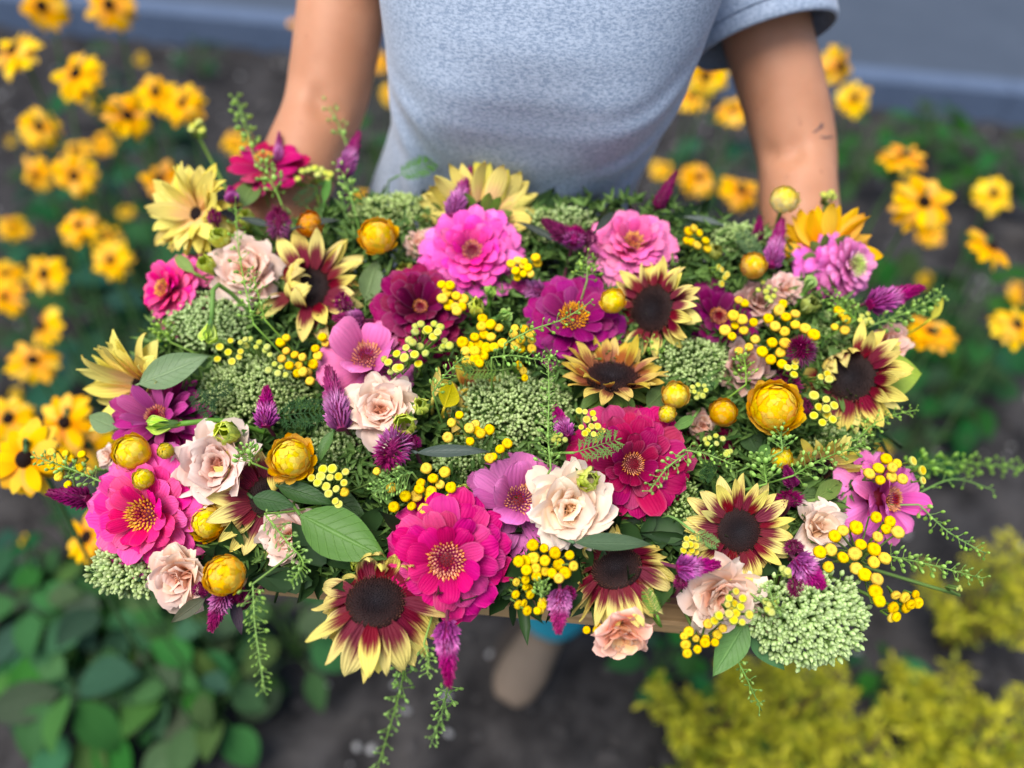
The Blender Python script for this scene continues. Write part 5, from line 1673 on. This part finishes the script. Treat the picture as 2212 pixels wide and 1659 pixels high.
celosia((964, 1344), (970, 1484), 58, 'longest celosia plume hanging down under the big magenta zinnia', -.024)
celosia((1210, 1276), (1206, 1370), 54, 'celosia plume hanging over the pale board', -.026)
celosia((1228, 1292), (1230, 1268), 30, 'dark celosia bud above the plume that hangs over the pale board', -.02, 'pom_dark')
celosia((1462, 1228), (1556, 1218), 54, 'celosia plume pointing right at the foot of the front right sunflower', -.034)
celosia((1470, 1268), (1472, 1240), 28, 'small dark celosia below the plume that points right', -.022, 'pom_dark')
celosia((1716, 1206), (1782, 1270), 66, 'lilac-footed celosia plume pointing down right on the big tansy', -.03)
celosia((1716, 1192), (1712, 1168), 38, 'dark celosia pom between front right sunflower and big tansy', -.03, 'pom_dark')
celosia((1722, 1250), (1714, 1286), 30, 'dark celosia bud above the largest sedum', -.026, 'pom_dark')
celosia((1706, 1092), (1700, 1062), 56, 'celosia pom right beside the front right sunflower petals', -.026, 'pom_dark')
celosia((1714, 1052), (1696, 1004), 36, 'dark celosia plume under the small golden strawflower bud', -.024, 'spike_dark')
celosia((1731, 768), (1730, 742), 54, 'round violet celosia head right of the big tansy cluster', -.03, 'pom', dtip=-.055)
celosia((1700, 850), (1696, 808), 56, 'dark celosia cluster behind the big open strawflower', -.008, 'pom_dark')
celosia((1742, 894), (1736, 862), 30, 'dark celosia bud at the right edge of the big open strawflower', -.012, 'pom_dark')
celosia((744, 668), (738, 634), 34, 'plum celosia bud on the petals of the back left sunflower', -.022, 'pom_dark')
celosia((786, 692), (718, 686), 46, 'fluffy celosia plume pointing left beside the dark crimson zinnia', -.016)
celosia((1226, 944), (1198, 876), 44, 'celosia plume leaning left of the crimson magenta zinnia', -.022)
celosia((1172, 632), (1104, 612), 46, 'shadowed celosia plume behind the purple magenta zinnia', .0)
celosia((610, 562), (606, 540), 24, 'tiny crimson celosia bud above the blush lisianthus', -.008, 'pom_dark')

C = lambda c, r: (c * 737.33, r * 553.0)
tansy(C(1, 1), [(650,185),(705,190),(685,235),(745,258),(655,275),(700,318),(788,280),(740,330),(780,330),(750,355)], 0, 'tansy cluster between the dark crimson and bright pink zinnias')
tansy(C(1, 1), [(915,405),(968,442),(1022,465),(910,455),(925,510),(970,525),(865,525),(785,560),(990,590),(1045,565),(805,615),(865,615),(915,645),(835,580),(870,670),(895,693),(815,680),(940,595),(890,575)], 0, 'dense tansy cluster in the middle right of the dark crimson zinnia')
tansy(C(1, 1), [(1125,468),(1185,475),(1115,505),(1225,505),(1160,540),(1235,545),(1130,580),(1165,600),(1235,600)], 0, 'tansy cluster lying on the purple magenta zinnia', -.026, 11.5)
tansy(C(1, 1), [(1100,50),(1145,30),(1185,35),(1130,95),(1175,65),(1210,75),(1180,115),(1225,115),(1140,140),(1260,10),(1270,45)], 0, 'small tansy cluster right of the bright pink back zinnia', -.02, 10.5)
tansy(C(0, 1), [(1855,530),(1820,560),(1855,615),(1825,665),(1875,710),(1935,710),(1910,640),(1960,655),(2060,645),(2045,600),(2110,565),(2090,525),(1965,750),(2010,810),(2030,700),(1930,760),(1990,755)], 0, 'tansy cluster under the back left sunflower', -.012, 11.5)
tansy(C(0, 1), [(1495,550),(1480,625),(1560,620),(1550,655),(1505,685),(1410,670),(1425,590)], 1, 'sparse young tansy over the left sedum', -.016, 9)
tansy(C(1, 1), [(560,480),(595,525),(625,495),(420,595),(360,635),(410,660),(475,640),(380,725),(500,700),(305,690),(545,490),(360,730)], 1, 'yellow flat-topped tansy over the light pink zinnia', -.04, 10.5)
tansy(C(1, 1), [(480,455),(515,440),(670,550),(660,585),(510,585),(460,560),(545,630),(440,545),(480,490),(640,460),(700,580),(600,440),(650,600),(280,670),(320,750)], 2, 'greenish tansy buds at the edge of the dark crimson zinnia', -.034, 10)
tansy(C(1, 1), [(715,1080),(765,1030),(830,1115),(880,1130),(870,1090),(960,1125),(835,1200),(690,1175),(905,1150)], 0, 'open tansy cluster in front of the middle sedum', -.03, 12, (0, .3))
tansy(C(1, 1), [(1030,1250),(1075,1215),(985,1300),(960,1310)], 0, 'four loose tansy buttons above the mauve zinnia', -.028, 11.5)
tansy(C(1, 1), [(285,1300),(300,1345),(345,1360),(230,1395),(320,1310),(325,1500),(20,1530)], 0, 'few tansy buttons under the celosia pom below the peach lisianthus', -.022, 11.5)
tansy(C(1, 1), [(550,1375),(670,1400),(595,1440),(640,1480),(710,1500),(415,1555),(485,1555),(580,1530),(580,1575),(515,1470),(340,1625),(455,1620),(535,1640),(705,1570),(505,1510)], 0, 'loose tansy cluster above the big magenta zinnia', -.024, 13.5)
tansy(C(0, 1), [(2155,1380),(2095,1385),(2080,1430),(2140,1435),(2195,1430),(2115,1495),(2180,1510),(2060,1470),(2130,1540),(2175,1590),(2195,1610),(2020,1440),(2230,1470),(2240,1400)], 1, 'young tansy with pale rims above the big round leaf', -.024, 11)
tansy(C(1, 2), [(1240,215),(1315,235),(1385,265),(1480,280),(1245,300),(1320,315),(1410,340),(1505,350),(1260,365),(1190,320),(1150,320),(1320,385),(1450,395),(1365,395),(1200,375),(1410,430),(1265,415)], 0, 'round-headed tansy cluster under the mauve zinnia at the front', -.028, 13.5, (0, .15))
tansy(C(1, 2), [(1195,440),(1195,485),(1135,455),(1225,535),(1130,535),(1150,600),(1185,590),(1205,640),(1215,500)], 0, 'tansy sprig seen from the side on the pale board', -.016, 11, (.7, -.1))
tansy(C(1, 2), [(1305,580),(1300,605),(1290,635),(1270,640)], 0, 'three tansy buttons left of the plume that hangs over the board', -.012, 11)
tansy(C(1, 2), [(1590,765),(1665,740),(1660,770),(1740,740)], 0, 'tansy buttons beneath the sunflower that hangs over the board', -.0, 11)
tansy(C(1, 1), [(1540,1005),(1580,1010),(1630,1020),(1590,1060),(1640,1055),(1555,1110),(1620,1105),(1660,1105),(1600,1130),(1635,1155),(1690,1135),(1645,1195),(1580,1150),(1675,1165)], 1, 'pale green-yellow tansy bending over the crimson magenta zinnia', -.036, 8.5)
tansy(C(1, 1), [(1385,1165),(1410,1190),(1450,1190),(1395,1215),(1375,1190),(1420,1160)], 2, 'tight green tansy buds above the cream lisianthus', -.028, 7)
tansy(C(2, 1), [(330,385),(385,410),(340,450),(275,480),(395,480),(320,520),(460,430)], 0, 'small tansy cluster on the plum zinnia', -.028, 12.5)
tansy(C(2, 1), [(430,590),(470,540),(365,615),(365,285),(400,305)], 0, 'scattered tansy buttons above the dusty pink lisianthus', -.02, 11)
tansy(C(2, 1), [(555,405),(625,350),(650,310),(670,395),(730,375),(730,445),(795,470),(600,455),(660,490),(580,560),(665,565),(635,625),(515,620),(570,670),(645,700),(850,510)], 0, 'big dense tansy cluster at the right, beside the violet celosia', -.026, 14)
tansy(C(2, 1), [(1030,370),(1060,410),(985,460),(1050,480),(1010,350)], 0, 'tansy buttons under the far pink zinnia', -.016, 11.5)
tansy(C(2, 1), [(730,685),(725,720),(720,770),(680,725),(895,785),(950,800),(935,765)], 1, 'young tansy in front of the end sunflower’s dark disc', -.036, 10)
tansy(C(2, 1), [(850,905),(930,930),(980,970),(930,990),(880,980),(935,1030),(850,1035),(905,1080),(970,1060)], 1, 'flat tansy buttons under the end sunflower', -.034, 11)
tansy(C(2, 1), [(1320,1315),(1270,1375),(1360,1370),(1390,1345),(1210,1410),(1280,1450),(1355,1430),(1425,1445)], 0, 'tansy cluster on the pale pink loose zinnia', -.026, 13)
tansy(C(2, 1), [(1490,1330),(1550,1390),(1555,1455)], 1, 'three outlying tansy buttons beyond the pale pink loose zinnia', -.02, 11.5, (.5, .3))
tansy(C(2, 2), [(985,155),(1040,120),(1125,100),(960,245),(890,260),(945,355),(1040,295),(1115,270),(1155,210),(1240,240),(1265,160),(1240,325),(1310,300),(1320,110),(1255,35),(1345,60),(1395,130),(1125,365),(1180,405),(1260,435),(1250,515),(1275,575)], 0, 'largest tansy spray at the right above the largest sedum', -.03, 15)
tansy(C(2, 2), [(1380,540),(1440,555),(1365,620),(1450,620),(1480,600),(1510,535),(1525,590),(1385,680),(1355,685)], 0, 'bright tansy cluster furthest out at the lower right', -.022, 13, (.3, -.3))
tansy(C(2, 2), [(345,515),(390,560),(300,560),(290,600),(335,595),(375,615),(315,640),(345,655),(300,660),(385,715),(430,665),(235,670),(330,700),(205,705)], 1, 'young tansy over the cream lisianthus below the front right sunflower', -.032, 10)
tansy(C(2, 2), [(165,725),(260,755),(40,775),(10,805),(85,820),(150,820),(145,845),(225,795),(210,845),(20,860),(95,890),(30,915)], 0, 'tansy cluster hanging below the board at the right', -.012, 11.5, (0, .0))
tansy(C(2, 2), [(25,175),(60,165),(95,175),(50,210),(85,220),(20,215),(60,250),(40,275),(85,260),(5,250)], 1, 'tight pale tansy buds left of the front right sunflower', -.028, 8)
tansy(C(2, 1), [(65,850),(100,835),(140,840),(75,880),(115,875),(150,870),(90,915),(130,905),(50,875),(105,895)], 2, 'ball of green tansy buds beside the paired strawflower buds', -.022, 7.5)
tansy(C(2, 1), [(215,1165),(260,1185),(175,1180),(150,1190),(220,1215),(160,1215),(290,1275),(310,1265),(280,1285)], 2, 'olive tansy buds above the front right sunflower', -.02, 8)
tansy(C(0, 1), [(530,1285),(455,1310),(425,1280),(510,1375),(575,1395),(390,1370),(380,1430),(335,1270),(440,1480),(330,1360)], 0, 'tansy spray sticking out at the far left', -.012, 11.5, (-.2, .3))
tansy(C(2, 0), [(75,1480),(150,1560),(25,1560),(60,1570),(110,1510),(160,1610),(40,1500),(95,1590)], 0, 'tansy sprig right of the rose pink zinnia seen from the side', -.012, 10.5, (.6, .3))
tansy(C(2, 1), [(250,90),(270,140),(250,180),(230,75),(285,120)], 1, 'side-turned tansy buds between upright sunflower and golden strawflower bud', -.016, 9, (.7, .0))
tansy(C(1, 1), [(1150,700),(1180,745),(1190,790),(1160,720)], 0, 'narrow tansy buttons left of the bronze sunflower', -.02, 9.5, (.6, .2))
tansy(C(0, 1), [(1560,560),(1620,540),(1680,560),(1730,590),(1600,580),(1660,590),(1590,540),(1720,610),(1750,640),(1780,700),(1740,740),(1800,760),(1850,770),(1820,720)], 2, 'green tansy buds on forked stalks over the left middle sedum', -.028, 8.5)
tansy(C(0, 0), [(1960,1110),(2000,1100),(2040,1090),(2080,1100),(2110,1120),(2140,1130),(2060,1130),(1930,1160),(1900,1150),(2130,1160)], 2, 'soft green tansy buds at the back left before the forearm', -.0, 9)
tansy(C(2, 1), [(520,170),(560,200),(600,220),(540,230),(590,260),(550,270),(490,220),(570,290)], 2, 'green tansy buds under the lone golden strawflower bud', -.012, 7.5)
tansy(C(2, 1), [(1160,390),(1200,375),(1210,410),(1180,420),(1150,415),(1195,445),(1225,430)], 2, 'ball of pale green tansy buds under the bright right-pointing celosia', -.02, 8)
tansy(C(2, 2), [(650,370),(680,385),(660,400),(690,410),(540,580),(560,600),(590,620),(550,630),(575,650),(600,590)], 2, 'lime tansy buds at the left shoulder of the largest sedum', -.03, 9)
tansy((0, 0), [(1275, 800), (1250, 820), (1300, 820), (1270, 850), (1290, 790), (1240, 840), (1310, 845)], 2, 'lone round green bud head on a bent stalk at the upper left', .0, 9)
tansy((0, 0), [(5370, 1265), (5390, 1250), (5350, 1280), (5400, 1275), (5340, 1262)], 2, 'small round green bud head before the forearm at the back right', .0, 9)
tansy((0, 0), [(6220, 3806), (6205, 3818), (6230, 3822)], 2, 'tiny green bud on a long bare stalk at the lower right', -.0, 6, (.7, .1))

sedum(455, 688, 92, 74, 'sedum head at the left between hot pink zinnia and back left sunflower', .014)
sedum(560, 838, 125, 84, 'broad sedum head in the left middle behind an upright celosia', .014)
sedum(735, 962, 78, 66, 'sedum head left of the peach lisianthus, over the young tansy', .02)
sedum(850, 462, 92, 50, 'sedum head at the back below the shirt hem, left', .016)
sedum(1160, 490, 66, 44, 'sedum head between the two pink back zinnias', .02)
sedum(1232, 474, 48, 26, 'small pale sedum head at the very back under the shirt', .014)
sedum(1105, 880, 132, 84, 'broad sedum head in the centre right of the folded yellow petals', .014)
sedum(1010, 1000, 76, 62, 'sedum head under the centre one, beside the dark leaf', .024)
sedum(1500, 782, 76, 58, 'round grey-green sedum head right of the bronze sunflower', .012)
sedum(278, 1234, 84, 58, 'pale sedum head at the left corner under the hot pink zinnia', .012, n=(-.1, -.1), bs=1.25)
sedum(1748, 1336, 124, 116, 'largest sedum head at the lower right corner of the arrangement', -.004, n=(.05, .0), dens=1.0, bs=1.25)
sedum(1466, 1092, 50, 72, 'sedum head between crimson zinnia and front right sunflower', .014)
sedum(1598, 516, 62, 34, 'soft sedum head at the back right before the forearm', .016)
sedum(1806, 952, 62, 36, 'faint sedum head under the end sunflower', .02)
sedum(1790, 720, 60, 50, 'sedum head under the far pink zinnia behind tansy', .024)

pennycress([(548, 335, .0), (530, 270, .0), (508, 210, .0)], 46, 17, 'soft pod sprig standing up left of the bare forearm', pod=6)
pennycress([(748, 310, .01), (722, 250, .01), (690, 205, .01)], 26, 14, 'faint thin pod sprig crossing the bare forearm', pod=5)
pennycress([(1032, 385, .0), (1018, 330, .0), (1004, 282, .0)], 26, 14, 'pod sprig standing up before the t-shirt')
pennycress([(762, 440), (748, 400), (735, 355)], 34, 15, 'pod sprig standing beside the tall lilac celosia', -.01, 5.5)
pennycress([(548, 700), (530, 620), (516, 540), (508, 440)], 60, 22, 'thin upright pod sprig in front of the blush lisianthus at the back left')
pennycress([(572, 690), (562, 650), (545, 590)], 40, 24, 'dense pods over the lower half of the blush back lisianthus')
pennycress([(1090, 742), (1150, 712), (1215, 690), (1277, 652)], 44, 19, 'slanting pod sprig across the purple magenta zinnia', -.045)
pennycress([(1062, 772), (1110, 768), (1160, 776), (1202, 772)], 50, 18, 'level pod sprig under the purple magenta zinnia', -.04)
pennycress([(1190, 1012), (1184, 940), (1186, 850), (1184, 772)], 84, 22, 'long upright pod sprig left of the bronze sunflower', -.04)
pennycress([(935, 848), (962, 810), (1002, 770)], 40, 19, 'pod sprig below the middle tansy cluster', -.036)
pennycress([(1268, 606), (1268, 580), (1266, 555)], 36, 24, 'rounded pod head left of the rose pink zinnia', -.03)
pennycress([(1482, 980), (1440, 1012), (1402, 1062)], 40, 17, 'pod sprig trailing over the crimson magenta zinnia', -.045)
pennycress([(890, 1020), (856, 1034), (812, 1062)], 76, 27, 'dense pod sprig among the loose tansy buttons', -.04)
pennycress([(545, 1000), (538, 985), (532, 968)], 40, 26, 'round pod head on the blush lisianthus', -.04, 5.5)
pennycress([(218, 1040), (150, 1012), (80, 988)], 60, 19, 'pod sprig sticking out at the far left over the biggest black-eyed Susan', -.02, 5.5)
pennycress([(572, 1110), (620, 1170), (655, 1216), (628, 1258)], 84, 20, 'curving pod sprig before the blush lisianthus near the round leaf', -.035)
pennycress([(546, 1262, -.03), (552, 1360, -.035), (572, 1496, -.035)], 84, 22, 'pod sprig hanging down left of the front sunflower', pod=5)
pennycress([(916, 1390, -.01), (926, 1425, -.01), (922, 1456, -.01)], 30, 17, 'short pod sprig hanging left of the longest celosia', pod=5)
pennycress([(880, 1400, .06), (862, 1500, .14), (815, 1662, .2)], 84, 24, 'blurred pod sprig hanging lowest to the bottom edge', pod=6)
pennycress([(968, 1480, .05), (955, 1540, .12), (932, 1604, .16)], 60, 21, 'blurred pod sprig hanging under the longest celosia', pod=6)
pennycress([(1170, 1292), (1171, 1272), (1172, 1254)], 30, 18, 'round pod head on the side tansy at the pale board', -.03)
pennycress([(1890, 700), (1965, 672), (2034, 634)], 70, 21, 'pod sprig pointing right under the bright celosia', -.015, 5.5)
pennycress([(1850, 950), (1905, 905), (1980, 885)], 56, 18, 'fine pod sprig arching right below the lime leaf', -.01, 4)
pennycress([(1712, 1028), (1780, 990), (1872, 958)], 70, 24, 'leafy pod sprig across the yellow sunflower seen from behind', -.03, 5.5)
pennycress([(1690, 975), (1688, 952), (1684, 930)], 34, 24, 'pod head under the big open strawflower', -.03, 5.5)
pennycress([(1656, 1045), (1652, 1018), (1648, 985)], 52, 31, 'round pod head above the front right sunflower', -.034, 6)
pennycress([(1960, 1010, .05), (2080, 1000, .12), (2215, 1012, .16)], 96, 26, 'long soft pod sprig reaching the right edge', pod=6.5)
pennycress([(1965, 1075, .03), (2060, 1035, .06), (2150, 1060, .08)], 22, 18, 'faint thin sprig just below the long one that reaches the edge', pod=4)
pennycress([(1985, 1090, .0), (2050, 1150, .0), (2130, 1196, .0)], 44, 18, 'pod sprig slanting down right of the pale pink loose zinnia', pod=5)
pennycress([(1915, 1200, .0), (2010, 1220, .0), (2124, 1250, .0)], 80, 19, 'level pod sprig right of the largest tansy spray', pod=5.2)
pennycress([(1590, 1420, .01), (1615, 1470, .02), (1645, 1535, .05)], 30, 18, 'soft pod sprig drooping below the largest sedum', pod=5)
pennycress([(1478, 972), (1530, 982), (1588, 1006)], 34, 17, 'pod sprig above the front right sunflower, level with the tansy buds', -.03)
pennycress([(1612, 830), (1610, 790), (1604, 765)], 34, 20, 'pale pods over the dusty pink lisianthus', -.02)
pennycress([(1850, 690), (1825, 670), (1795, 640)], 50, 26, 'soft pods hanging under the far pink zinnia', -.02)
pennycress([(600, 420), (580, 380), (572, 340)], 50, 22, 'soft pods in front of the crimson single zinnia', -.02, 5.5)
pennycress([(1445, 720), (1420, 760), (1400, 730)], 26, 16, 'dark pods under the upright sunflower', .004)
pennycress([(370, 740), (350, 715), (345, 700)], 40, 20, 'dull pods between the hot pink back zinnia and the yellow side sunflower', .0, 5)
pennycress([(1690, 1330), (1670, 1300), (1660, 1260)], 40, 16, 'fine pods at the left of the largest sedum', -.03, 4.5)

MID = lin(112, 150, 70); GREY = lin(120, 146, 96); DARK = lin(72, 82, 72); DEEP = lin(58, 94, 46)
leaf((648, 1112), (838, 1210), 108, 'big round hairy green leaf left of the big magenta zinnia', lin(92, 132, 58), -.026, -.012, (.0, .35), var=0)
leaf((1890, 812), (1992, 806), 92, 'lime green leaf with two small holes at the far right', lin(176, 196, 70), .01, .0, (.1, .2), var=1)
leaf((300, 830), (454, 770), 74, 'greyish green leaf above the purple zinnia', GREY, -.03, -.024, (-.1, .2), var=0)
leaf((250, 925), (190, 898), 46, 'green leaf tip at the left of the purple zinnia', GREY, .0, .0, (-.2, .2))
leaf((900, 978), (1056, 978), 30, 'dark narrow grey leaf below the centre sedum', lin(84, 98, 88), -.034, -.03, (.0, .5), var=0)
leaf((1240, 1172), (1412, 1176), 40, 'narrow arching grey-green leaf under the cream lisianthus', lin(92, 120, 84), -.03, -.024, (.1, .5), var=1)
leaf((588, 490), (512, 470), 18, 'dark narrow leaf left of the back left celosia pom', DARK, -.03, -.026, (0, .4))
leaf((640, 492), (736, 468), 20, 'dark narrow leaf right of the back left celosia pom', DARK, -.034, -.03, (0, .4))
leaf((1286, 500), (1336, 446), 18, 'dark narrow leaf standing before the rose pink zinnia', DARK, -.03, -.03, (0, .2))
leaf((1212, 526), (1116, 478), 18, 'dark narrow leaf beside the celosia between the pink back zinnias', DARK, -.014, -.01, (0, .3))
leaf((545, 1075), (640, 1095), 46, 'dark green leaf over the hidden two-tone sunflower, left of two', DEEP, -.014, -.014, (0, .4))
leaf((600, 1050), (720, 1085), 44, 'dark green leaf over the hidden two-tone sunflower, right of two', DEEP, -.012, -.012, (0, .4))
leaf((690, 1060), (790, 1120), 60, 'dark green leaf behind the big round leaf', DEEP, .004, .0, (0, .3))
leaf((520, 450), (556, 376), 52, 'soft grey-green leaf below the crimson single zinnia', lin(124, 148, 84), -.012, .0, (.1, .1))
leaf((444, 1290), (368, 1346), 30, 'dark pointed leaf hanging under the front left lisianthus', lin(86, 92, 66), -.004, .0, (-.2, -.1), var=1)
leaf((505, 1290), (522, 1372), 26, 'dark purple leaf hanging behind the front left celosia', lin(70, 56, 66), .0, .01, (.1, .0))
leaf((1612, 1340), (1540, 1462), 66, 'fresh green leaf hanging left of the largest sedum', lin(104, 152, 74), .004, .01, (-.2, .1), var=1)
leaf((1618, 1360), (1696, 1448), 52, 'darker green leaf hanging behind the largest sedum', lin(86, 132, 80), .012, .014, (.0, .1), var=1)
leaf((1398, 880), (1446, 834), 48, 'green leaf left of the paired strawflower buds', lin(90, 122, 62), -.01, -.014, (.2, .3))
leaf((1500, 900), (1450, 930), 24, 'narrow green leaf below the paired strawflower buds', MID, -.012, -.016, (0, .3))
leaf((1730, 1070), (1850, 1085), 74, 'hairy green sunflower leaf behind the right celosia poms', lin(112, 142, 80), .004, .01, (.1, .5))
leaf((1760, 1080), (1830, 1030), 40, 'pale green leaf below the yellow sunflower seen from behind', lin(130, 160, 84), -.004, .0, (.1, .4))
leaf((420, 590), (366, 540), 26, 'green leaf above the hot pink back zinnia', lin(140, 172, 80), -.02, -.016, (0, .2))
leaf((790, 650), (815, 560), 52, 'hairy green leaf behind the back left sunflower', lin(110, 138, 84), .004, .0, (.3, .2))
leaf((1560, 486), (1476, 464), 16, 'blurred grey narrow leaf pointing left at the back right', lin(112, 124, 116), .01, .01, (0, .4))
leaf((700, 440), (712, 372), 20, 'narrow green leaf standing at the back left', lin(98, 140, 66), .0, .0, (0, .2))
leaf((1660, 960), (1640, 1000), 30, 'green folded leaf beneath the big open strawflower', lin(110, 150, 72), -.012, -.012, (.2, .3))
leaf((1610, 930), (1640, 980), 50, 'deep green leaf in shade left of the open strawflower', DEEP, .01, .01, (0, .3))
leaf((720, 930), (680, 1000), 26, 'curving green leaf left of the young tansy', lin(88, 128, 62), -.02, -.02, (-.3, .2))
leaf((2010, 690), (2038, 642), 22, 'yellow curled leaf at the tip of the right pod sprig', lin(216, 206, 60), -.014, -.014, (.3, .1))
leaf((960, 880), (982, 822), 50, 'yellow folded petal-like leaf in the middle', lin(226, 202, 50), -.012, -.012, (.4, .1))
leaf((935, 860), (950, 790), 22, 'slim yellow leaf above the folded middle sunflower', lin(214, 196, 80), -.014, -.02, (.4, .1))

fern((1240, 978), (1338, 948), 'bright feathery leaf lying on the crimson magenta zinnia', lin(128, 170, 76), -.045)
fern((590, 900), (704, 888), 'feathery leaf right of the upright celosia in the left middle', DEEP, -.018)
fern((440, 868), (500, 830), 'feathery leaf over the left middle sedum, above the lime bud', DEEP, -.018)
fern((465, 900), (420, 850), 'feathery leaf next to the purple zinnia', DEEP, -.016)
fern((1500, 1150), (1550, 1178), 'small feathery leaf left of the front right sunflower', lin(120, 168, 80), -.034)
fern((1540, 990), (1520, 1040), 'dark feathery leaf between plum petals and front right sunflower', DEEP, -.014)
fern((1080, 800), (1000, 800), 'feathery leaf across the folded middle sunflower', lin(120, 150, 60), -.024)
fern((860, 380), (940, 350), 'soft feathery leaf before the shirt hem at the back', lin(100, 150, 66), .0)
fern((1640, 560), (1600, 500), 'grey-green feathery leaf before the forearm at the back right', lin(104, 138, 88), -.006)
fern((1500, 850), (1540, 820), 'feathery leaf on the round grey-green sedum', lin(98, 138, 66), -.02)
fern((690, 400), (640, 440), 'feathery leaf at the back left beside the dark leaves', DEEP, -.008)
fern((1420, 1330), (1395, 1275), 'bright curled feathery leaf beside the sunflower that hangs over the board', lin(120, 170, 70), -.026)
